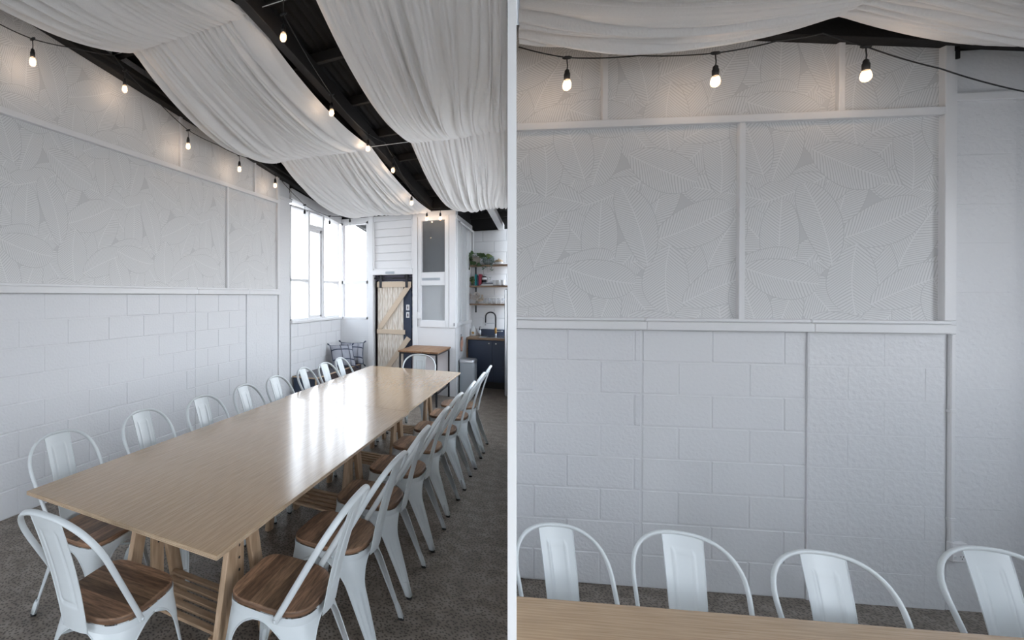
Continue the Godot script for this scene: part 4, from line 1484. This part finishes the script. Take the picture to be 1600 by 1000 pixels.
func shell() -> void:
	var d := ray_dir(800.0)
	var P := func(t: float) -> Vector2: return d * t
	var s := S()
	slab(s, [Vector2(-3.85, 4.3), Vector2(-3.85, -10.0), P.call(8.7) + Vector2(0.02, 0), P.call(-3.7)], -0.30, 0.0)
	struct("floor", s, M.concrete, "ground dark concrete floor under the long trestle tables")
	s = S()
	slab(s, [P.call(-3.75), P.call(4.2), Vector2(6.0, -6.2), Vector2(6.0, 4.3)], -0.5, 0.0, Transform3D(TB.basis.rotated(Vector3.UP, 0.0).orthonormalized() * TB.basis.inverse(), Vector3(0, org_y(), 0)))
	struct("floor_lower", s, M.concrete, "dark concrete floor behind the table, along the papered wall")
	# partition between the rooms
	s = S()
	var near := P.call(1.5 ) as Vector2
	var far := P.call(8.55) as Vector2
	var yaw := atan2(-d.x, -d.y)
	var L := near.distance_to(far)
	var px := at(near.x, 0, near.y, yaw)
	var hw := 0.0131
	span(s, Vector3(-hw, -0.45, -2.6), Vector3(hw, 4.95, 0), 0.001)
	span(s, Vector3(-hw, -0.45, -6.3), Vector3(hw, 0.9, -2.6), 0.001)
	span(s, Vector3(-hw, 2.9, -6.3), Vector3(hw, 4.95, -2.6), 0.001)
	span(s, Vector3(-hw, -0.45, -L), Vector3(hw, 4.95, -6.3), 0.001)
	struct("wall_partition", s, M.bright_white, "thin white partition between the two rooms", px)
	var w := struct_node("window_4", px, "long window in the far half of the partition")
	s = S()
	for k in 4: span(s, Vector3(-hw, 0.9, -2.62 - k * 1.22), Vector3(hw, 2.9, -2.58 - k * 1.22), 0.002)
	span(s, Vector3(-hw, 0.9, -6.3), Vector3(hw, 0.93, -2.6), 0.002)
	span(s, Vector3(-hw, 2.87, -6.3), Vector3(hw, 2.9, -2.6), 0.002)
	part("frame", s, M.trim, w)
	for k in 3: pane("pane", Vector3(-0.003, 0.92, -2.62 - k * 1.22 - 1.2), Vector3(0.003, 2.88, -2.62 - k * 1.22), M.glass, w)
	# roof over everything and outer walls; daylight comes in through the big front opening and the corner windows
	s = S()
	slab(s, [Vector2(-3.85, 4.3), Vector2(-3.85, -10.0), P.call(9.98) + Vector2(0.05, 0), P.call(0.0), P.call(-4.3)], 5.0, 5.2)
	struct("ceiling", s, M.black)
	s = S()
	var bi := TB.affine_inverse()
	var q0 := bi * Vector3(P.call(3.2).x, 0, P.call(3.2).y)
	var q1 := bi * Vector3(P.call(-4.3).x, 0, P.call(-4.3).y)
	slab(s, [Vector2(q0.x, q0.z), Vector2(2.2, -0.25), Vector2(2.2, 5.8), Vector2(q1.x, q1.z)], 5.05, 5.25, TB)
	struct("ceiling_lower", s, M.black)
	s = S()
	span(s, Vector3(-3.85, -0.5, 4.1), Vector3(-3.4, 5.0, 4.3))
	span(s, Vector3(-1.2, -0.5, 4.1), Vector3(6.0, 5.0, 4.3))
	span(s, Vector3(-3.4, 3.0, 4.1), Vector3(-1.2, 5.0, 4.3))
	struct("wall_front", s, M.wall, "front wall with the wide open doorway behind the viewer")
	s = S()
	span(s, Vector3(-3.85, -0.5, 0.9), Vector3(-3.60, 5.0, 4.3))
	struct("wall_side", s, M.wall)
	s = S()
	span(s, Vector3(-3.85, -0.5, -10.0), Vector3(-0.5, -0.3, -8.0))
	struct("trim_2", s, M.wall)
	# right-hand room: side wall
	s = S()
	span(s, Vector3(2.0, -0.3, -0.25), Vector3(2.2, 5.2, 0.9))
	span(s, Vector3(2.0, -0.3, 0.9), Vector3(2.2, 1.45, 2.3))
	span(s, Vector3(2.0, 2.7, 0.9), Vector3(2.2, 5.2, 2.3))
	span(s, Vector3(2.0, -0.3, 2.3), Vector3(2.2, 5.2, 4.3))
	span(s, Vector3(2.0, 1.8, 4.3), Vector3(2.2, 5.2, 5.8))
	span(s, Vector3(2.0, -0.3, 4.3), Vector3(2.2, 0.9, 5.8))
	struct("wall_right", s, M.wall, "", TB)
	s = S()   # its front wall, behind the viewer, with one window
	span(s, Vector3(-2.1, -0.3, 4.15), Vector3(WB0, 5.2, 4.3))
	span(s, Vector3(WB1, -0.3, 4.15), Vector3(2.05, 5.2, 4.3))
	span(s, Vector3(WB0, -0.3, 4.15), Vector3(WB1, 0.3, 4.3))
	span(s, Vector3(WB0, 3.0, 4.15), Vector3(WB1, 5.2, 4.3))
	struct("wall_lower_front", s, M.wall, "", TB)

func org_y() -> float: return EYE - 1.893

func room_a() -> void:
	var rf := func(x: float) -> float: return roof_y(-x)
	feature_wall("wall_left", TA, -0.9, 4.09, 5.08, 5.85, [3.84, 5.25], [4.655], rf, "long white block wall with leaf papered panels above, left of the tables")
	conduit(TA, 5.85, 0.35, "white cable trunking down the wall before the corner windows")
	roof_frame("roof", TA, -0.5, 9.7, func(_x): return 3.2, rf, [1.64], 0.82)
	far_end()
	sliding_door()
	bench()
	side_table()
	bin()
	kitchen()
	cushion("grey checked cushion leaning on the left end of the pair", Transform3D(Basis(Vector3.UP, 0.7) * Basis(Vector3.RIGHT, -0.6), Vector3(-3.30, 0.63, -7.52)), 3)
	cushion("grey checked cushion in the corner behind the other cushion", Transform3D(Basis(Vector3.UP, 0.35) * Basis(Vector3.RIGHT, -0.5), Vector3(-3.27, 0.64, -7.86)), 5)
	# tables
	table_top([Vector2(-0.56, -1.2), Vector2(0.562, -1.2), Vector2(0.562, 1.195), Vector2(-0.56, 1.195)], 0.74, at(-1.62, 0, -2.51), "nearer long oak veneer table top, filling the foreground", "oak veneer trestle table tops")
	table_top([Vector2(-0.57, -1.107), Vector2(0.552, -1.107), Vector2(0.552, 1.107), Vector2(-0.57, 1.107)], 0.74, at(-1.625, 0, -4.822), "further oak veneer table top that ends near the barn door", "oak veneer trestle table tops")
	var tr := make_trestle("pine trestle with slatted shelf under the near end of the nearer table")
	tr.transform = at(-1.53, 0, -1.74)
	copy(tr, "trestle", at(-1.53, 0, -3.03), "pine trestle under the far end of the nearer table")
	copy(tr, "trestle", at(-1.53, 0, -4.02), "pine trestle under the near end of the further table")
	copy(tr, "trestle", at(-1.53, 0, -5.10), "pine trestle under the far end of the further table")
	# chairs
	var chair := make_chair("dining_chair", "white metal chair at the near left corner, its back nearest the viewer", "white metal chairs with timber seats")
	chair.transform = at(-1.585, 0, -1.33, 0.07)
	var nth := ["nearest", "second", "third", "fourth", "fifth", "sixth", "seventh", "furthest"]
	var lz := [[-2.12, -1.66, 0.05], [-2.10, -2.235, 0.02], [-2.05, -2.755, -0.03], [-2.04, -3.30, 0.04], [-2.04, -3.79, 0.0], [-2.06, -4.40, 0.06], [-2.03, -4.82, -0.05], [-2.06, -5.33, 0.03]]
	var rz := [-1.705, -2.215, -2.73, -3.28, -3.84, -4.40, -4.97, -5.49]
	var idx := 0
	for side in [0, 1]:
		for k in 8:
			var xf := at(lz[k][0], 0, lz[k][1], -PI / 2 + lz[k][2]) if side == 0 else at(-1.01 + [0.0, 0.01, 0.0, 0.0, -0.01, 0.0, 0.005, 0.0][k], 0, rz[k], PI / 2 + [0.03, -0.02, 0.02, 0.0, -0.03, 0.02, 0.0, 0.03][k])
			var o := copy(chair, "dining_chair", xf, "%s white metal chair %s" % [nth[k], "between the table and the block wall" if side == 0 else "on the open floor side of the tables"])
			idx += 1
			(o.get_node("seat") as MeshInstance3D).material_override = M["seat%d" % (idx % 3)]
	copy(chair, "dining_chair", at(-1.60, 0, -5.83, PI + 0.03), "white metal chair at the far end of the tables, facing the viewer")
	# cloth and wires
	var pd := ray_dir(797.0)
	var pr := func(x: float) -> float: return 3.59 + pd.x / pd.y * -x - 0.02   # where the partition cuts the cloth
	var never := func(_z): return -99.0
	var rid := [[0.3, 4.06], [2.904, 3.80], [5.32, 3.452], [8.02, 3.115]]
	var sag := [[0.27, 0.19], [0.225, 0.11], [0.19, 0.085]]
	drape("white sheer cloth laid in swags over the wires on the wall side of the tables", TA, rid, sag, func(x: float): return 0.31 + 0.012 * (x - 3.0), func(x: float): return 1.575 + 0.02 * (x - 3.0), never, 10, "white sheer ceiling drapes")
	var sagr := [[0.27, 0.25], [0.20, 0.225], [0.20, 0.18]]
	var ridr := []
	for q in rid: ridr.append([q[0], q[1] - 0.045])
	drape("white sheer cloth laid in swags over the wires on the open floor side", TA, ridr, sagr, func(_x: float): return 2.085, func(x: float): return minf(3.55, pr.call(x)), never, 20, "white sheer ceiling drapes")
	for k in range(1, 4):
		ceiling_wire(TA, Vector3(rid[k][0], rid[k][1] + 0.012, 0.06), Vector3(rid[k][0], rid[k][1] - 0.085, minf(3.5, pr.call(rid[k][0]))), ["", "taut wire carrying the drapes nearest the viewer", "taut wire carrying the drapes over the middle of the tables", "taut wire carrying the drapes at the end wall"][k])
	# festoon lights
	var W := [Vector3(-3.4, 3.60, -1.2), Vector3(-3.4, 3.537, -1.861), Vector3(-3.4, 3.545, -2.094), Vector3(-3.4, 3.632, -2.43), Vector3(-3.4, 3.748, -2.821), Vector3(-3.4, 3.665, -2.938), Vector3(-3.4, 3.533, -3.321), Vector3(-3.4, 3.38, -3.76), Vector3(-3.4, 3.362, -4.244), Vector3(-3.4, 3.351, -4.659), Vector3(-3.4, 3.392, -5.015), Vector3(-3.4, 3.32, -5.478), Vector3(-3.4, 3.262, -5.629), Vector3(-3.4, 3.085, -6.141), Vector3(-3.4, 3.03, -6.321), Vector3(-3.4, 2.99, -7.202), Vector3(-3.37, 3.13, -8.0)]
	festoon("festoon_cable", Transform3D.IDENTITY, W, "black festoon cable looping along the papered wall to the corner windows")
	var bulb := make_bulb("festoon_bulb", "lit bulb on the wall cable, nearest the viewer, high left", "lit festoon bulbs", true)
	bulb.position = W[2]
	var wl := ["second lit bulb along the wall, just under the black beam", "third lit bulb along the papered wall", "fourth lit bulb along the papered wall", "fifth lit bulb along the wall, by the pillar"]
	var all := [bulb]
	for k in 4: all.append(copy(bulb, "festoon_bulb", at(0, 0, 0).translated(W[[5, 7, 9, 11][k]]), wl[k]))
	var off := make_bulb("festoon_bulb", "unlit bulb against the bright side window nearest the pillar", "unlit festoon bulbs", false)
	off.position = W[14]
	copy(off, "festoon_bulb", at(-3.4, 2.99, -7.202), "unlit bulb against the bright side window nearer the corner")
	copy(off, "festoon_bulb", at(-3.37, 3.13, -8.0), "unlit bulb at the top of the corner window")
	var Q := [Vector3(-1.6, 3.95, -1.2), Vector3(-1.70, 3.76, -2.85), Vector3(-1.77, 3.70, -2.963), Vector3(-1.868, 3.518, -3.999), Vector3(-1.914, 3.481, -5.064), Vector3(-1.80, 3.435, -5.32), Vector3(-1.86, 3.40, -5.80), Vector3(-1.904, 3.164, -6.793), Vector3(-1.943, 3.12, -7.633), Vector3(-1.971, 3.105, -7.95), Vector3(-1.752, 3.095, -7.95), Vector3(-1.60, 3.08, -8.0)]
	festoon("festoon_cable", Transform3D.IDENTITY, Q, "festoon cable hung in the dark gap between the two rows of drapes")
	var ql := ["lit bulb in the dark roof gap nearest the viewer", "second lit bulb in the dark roof gap", "lit bulb in front of the wire over the middle of the tables", "lit bulb just past the middle wire in the roof gap", "lit bulb against the edge of the furthest left drape", "left one of the two lit bulbs over the narrow pane", "right one of the two lit bulbs over the narrow pane"]
	for k in 7: all.append(copy(bulb, "festoon_bulb", at(0, 0, 0).translated(Q[[2, 3, 4, 6, 7, 9, 10][k]]), ql[k]))
	for o in all: bulb_light(o)

func room_b() -> void:
	var rf := func(x: float) -> float: return 3.494 - 0.1066 * (x + 0.018)
	feature_wall("wall_feature", TB, -1.528, -0.735, 0.213, 0.953, [-0.979, 0.373], [-0.175], rf, "white block wall with leaf papered panels above, seen straight on")
	conduit(TB, 0.953, 0.425, "white cable trunking running down the wall to the outlet")
	outlet(TB, Vector3(0.985, 0.37, 0.0), "white double power outlet at the foot of the trunking")
	var s := S()
	span(s, Vector3(1.30, -0.3, -0.25), Vector3(2.1, 5.2, -0.05))
	struct("wall_recess", s, M.wall, "", TB)
	# roof
	var pd := ray_dir(803.0)
	var inv := TB.affine_inverse()
	var edge := func(z: float) -> float:   # where the partition stands, at a distance z from the feature wall
		var o := inv * Vector3(0, org_y(), 0)
		var d := inv.basis * Vector3(pd.x, 0, pd.y)
		return o.x + d.x * (z - o.z) / d.z
	var t := struct_node("roof_lower", TB, "black roof over the papered wall, above the drapes")
	s = S()
	bar(s, Vector3(-1.5, rf.call(-1.5) + 0.06, 0.045), Vector3(2.0, rf.call(2.0) + 0.06, 0.045), 0.12, 0.09, 0.004, Vector3.UP)
	part("wall_beam", s, M.black, t)
	s = S()
	var g := []
	for z in [0.0, 1.0, 2.0, 3.0, 4.2]:
		g.append([Vector3(edge.call(z) + 0.03, rf.call(edge.call(z)) + 0.25, z), Vector3(2.0, rf.call(2.0) + 0.25, z)])
	sheet(s, g)
	part("roof_lining", s, M.black, t)
	for k in 4:
		s = S()
		var x := -0.9 + 0.82 * k
		span(s, Vector3(x - 0.025, rf.call(x) + 0.15, 0.0), Vector3(x + 0.025, rf.call(x) + 0.24, 3.0))
		part("purlin", s, M.beam, t)
	s = S()
	span(s, Vector3(0.966, rf.call(0.966) - 0.075, 0.02), Vector3(0.980, rf.call(0.966) + 0.02, 0.035), 0.002)
	solid("roof_bracket", s, M.black_gloss, "small black bracket at the top of the white end post", "bracket", "", TB)
	# table with its left end scribed to the partition
	table_top([Vector2(edge.call(1.443) + 0.004, 1.443), Vector2(1.4, 1.443), Vector2(1.4, 2.565), Vector2(edge.call(2.565) + 0.004, 2.565)], 0.74, TB, "oak veneer table top along the bottom edge, in front of the papered wall", "oak veneer trestle table tops", "oak_x")
	for x in [-0.9, 0.7]:
		var tr := make_trestle("pine trestle under the table before the papered wall, %s" % ("left" if x < 0 else "right"))
		tr.transform = TB * at(x, 0, 2.0)
	# chairs
	var src := get_node("dining_chair") as Node3D
	var bl := ["white metal chair cut off by the partition, leftmost before the papered wall", "white metal chair before the smooth block section, second from the partition", "white metal chair in front of the bead between two block sections", "white metal chair in front of the power outlet"]
	var bx := [[-1.72, 1.49, PI], [-1.32, 1.48, PI - 0.3], [-0.85, 1.58, PI - 0.2], [-0.16, 1.46, PI - 0.15]]
	for k in 4:
		var o := copy(src, "dining_chair", TB * at(bx[k][0], 0, bx[k][1], bx[k][2]).scaled_local(Vector3(0.90, 1, 1)), bl[k])
		(o.get_node("seat") as MeshInstance3D).material_override = M["seat%d" % (k % 3)]
	# cloth
	var from := func(z: float) -> float: return edge.call(z) + 0.012
	var one := [[0.31, 1.58], [2.08, 3.2]]
	for k in 2:
		drape("white sheer cloth swagged over the wire, %s" % ["beside the papered wall", "a step further out from the papered wall"][k], TB, [[-2.36, 3.74], [0.05, 3.484], [2.46, 3.228]], [[0.165, 0.14], [0.15, 0.14]], func(_x: float): return one[k][0], func(_x: float): return one[k][1], from, 30 + k, "white sheer ceiling drapes", 1.5)
	ceiling_wire(TB, Vector3(0.05, 3.478, 0.25), Vector3(0.05, 3.40, 3.2), "taut wire at the peak of the drapes before the papered wall")
	# festoon lights
	var Wb := [Vector3(edge.call(0.25) + 0.01, 3.43, 0.25), Vector3(-1.307, 3.347, 0.25), Vector3(-0.9, 3.335, 0.25), Vector3(-0.485, 3.325, 0.25), Vector3(-0.159, 3.376, 0.25), Vector3(0.1, 3.42, 0.22), Vector3(0.289, 3.315, 0.25), Vector3(0.65, 3.17, 0.25), Vector3(1.046, 3.021, 0.25), Vector3(1.6, 2.9, 0.25)]
	festoon("festoon_cable", TB, Wb, "black festoon cable swagged across the papered wall under the drapes")
	var bs := get_node("festoon_bulb") as Node3D
	for k in 3:
		var o := copy(bs, "festoon_bulb", TB * Transform3D(Basis(), Wb[[1, 3, 6][k]]), ["lit bulb nearest the partition, left before the papered wall", "lit bulb in the middle of the papered wall", "lit bulb right of the drape peak before the papered wall"][k])
		if o.has_node("bulb_lamp"): pass
		else: bulb_light(o)
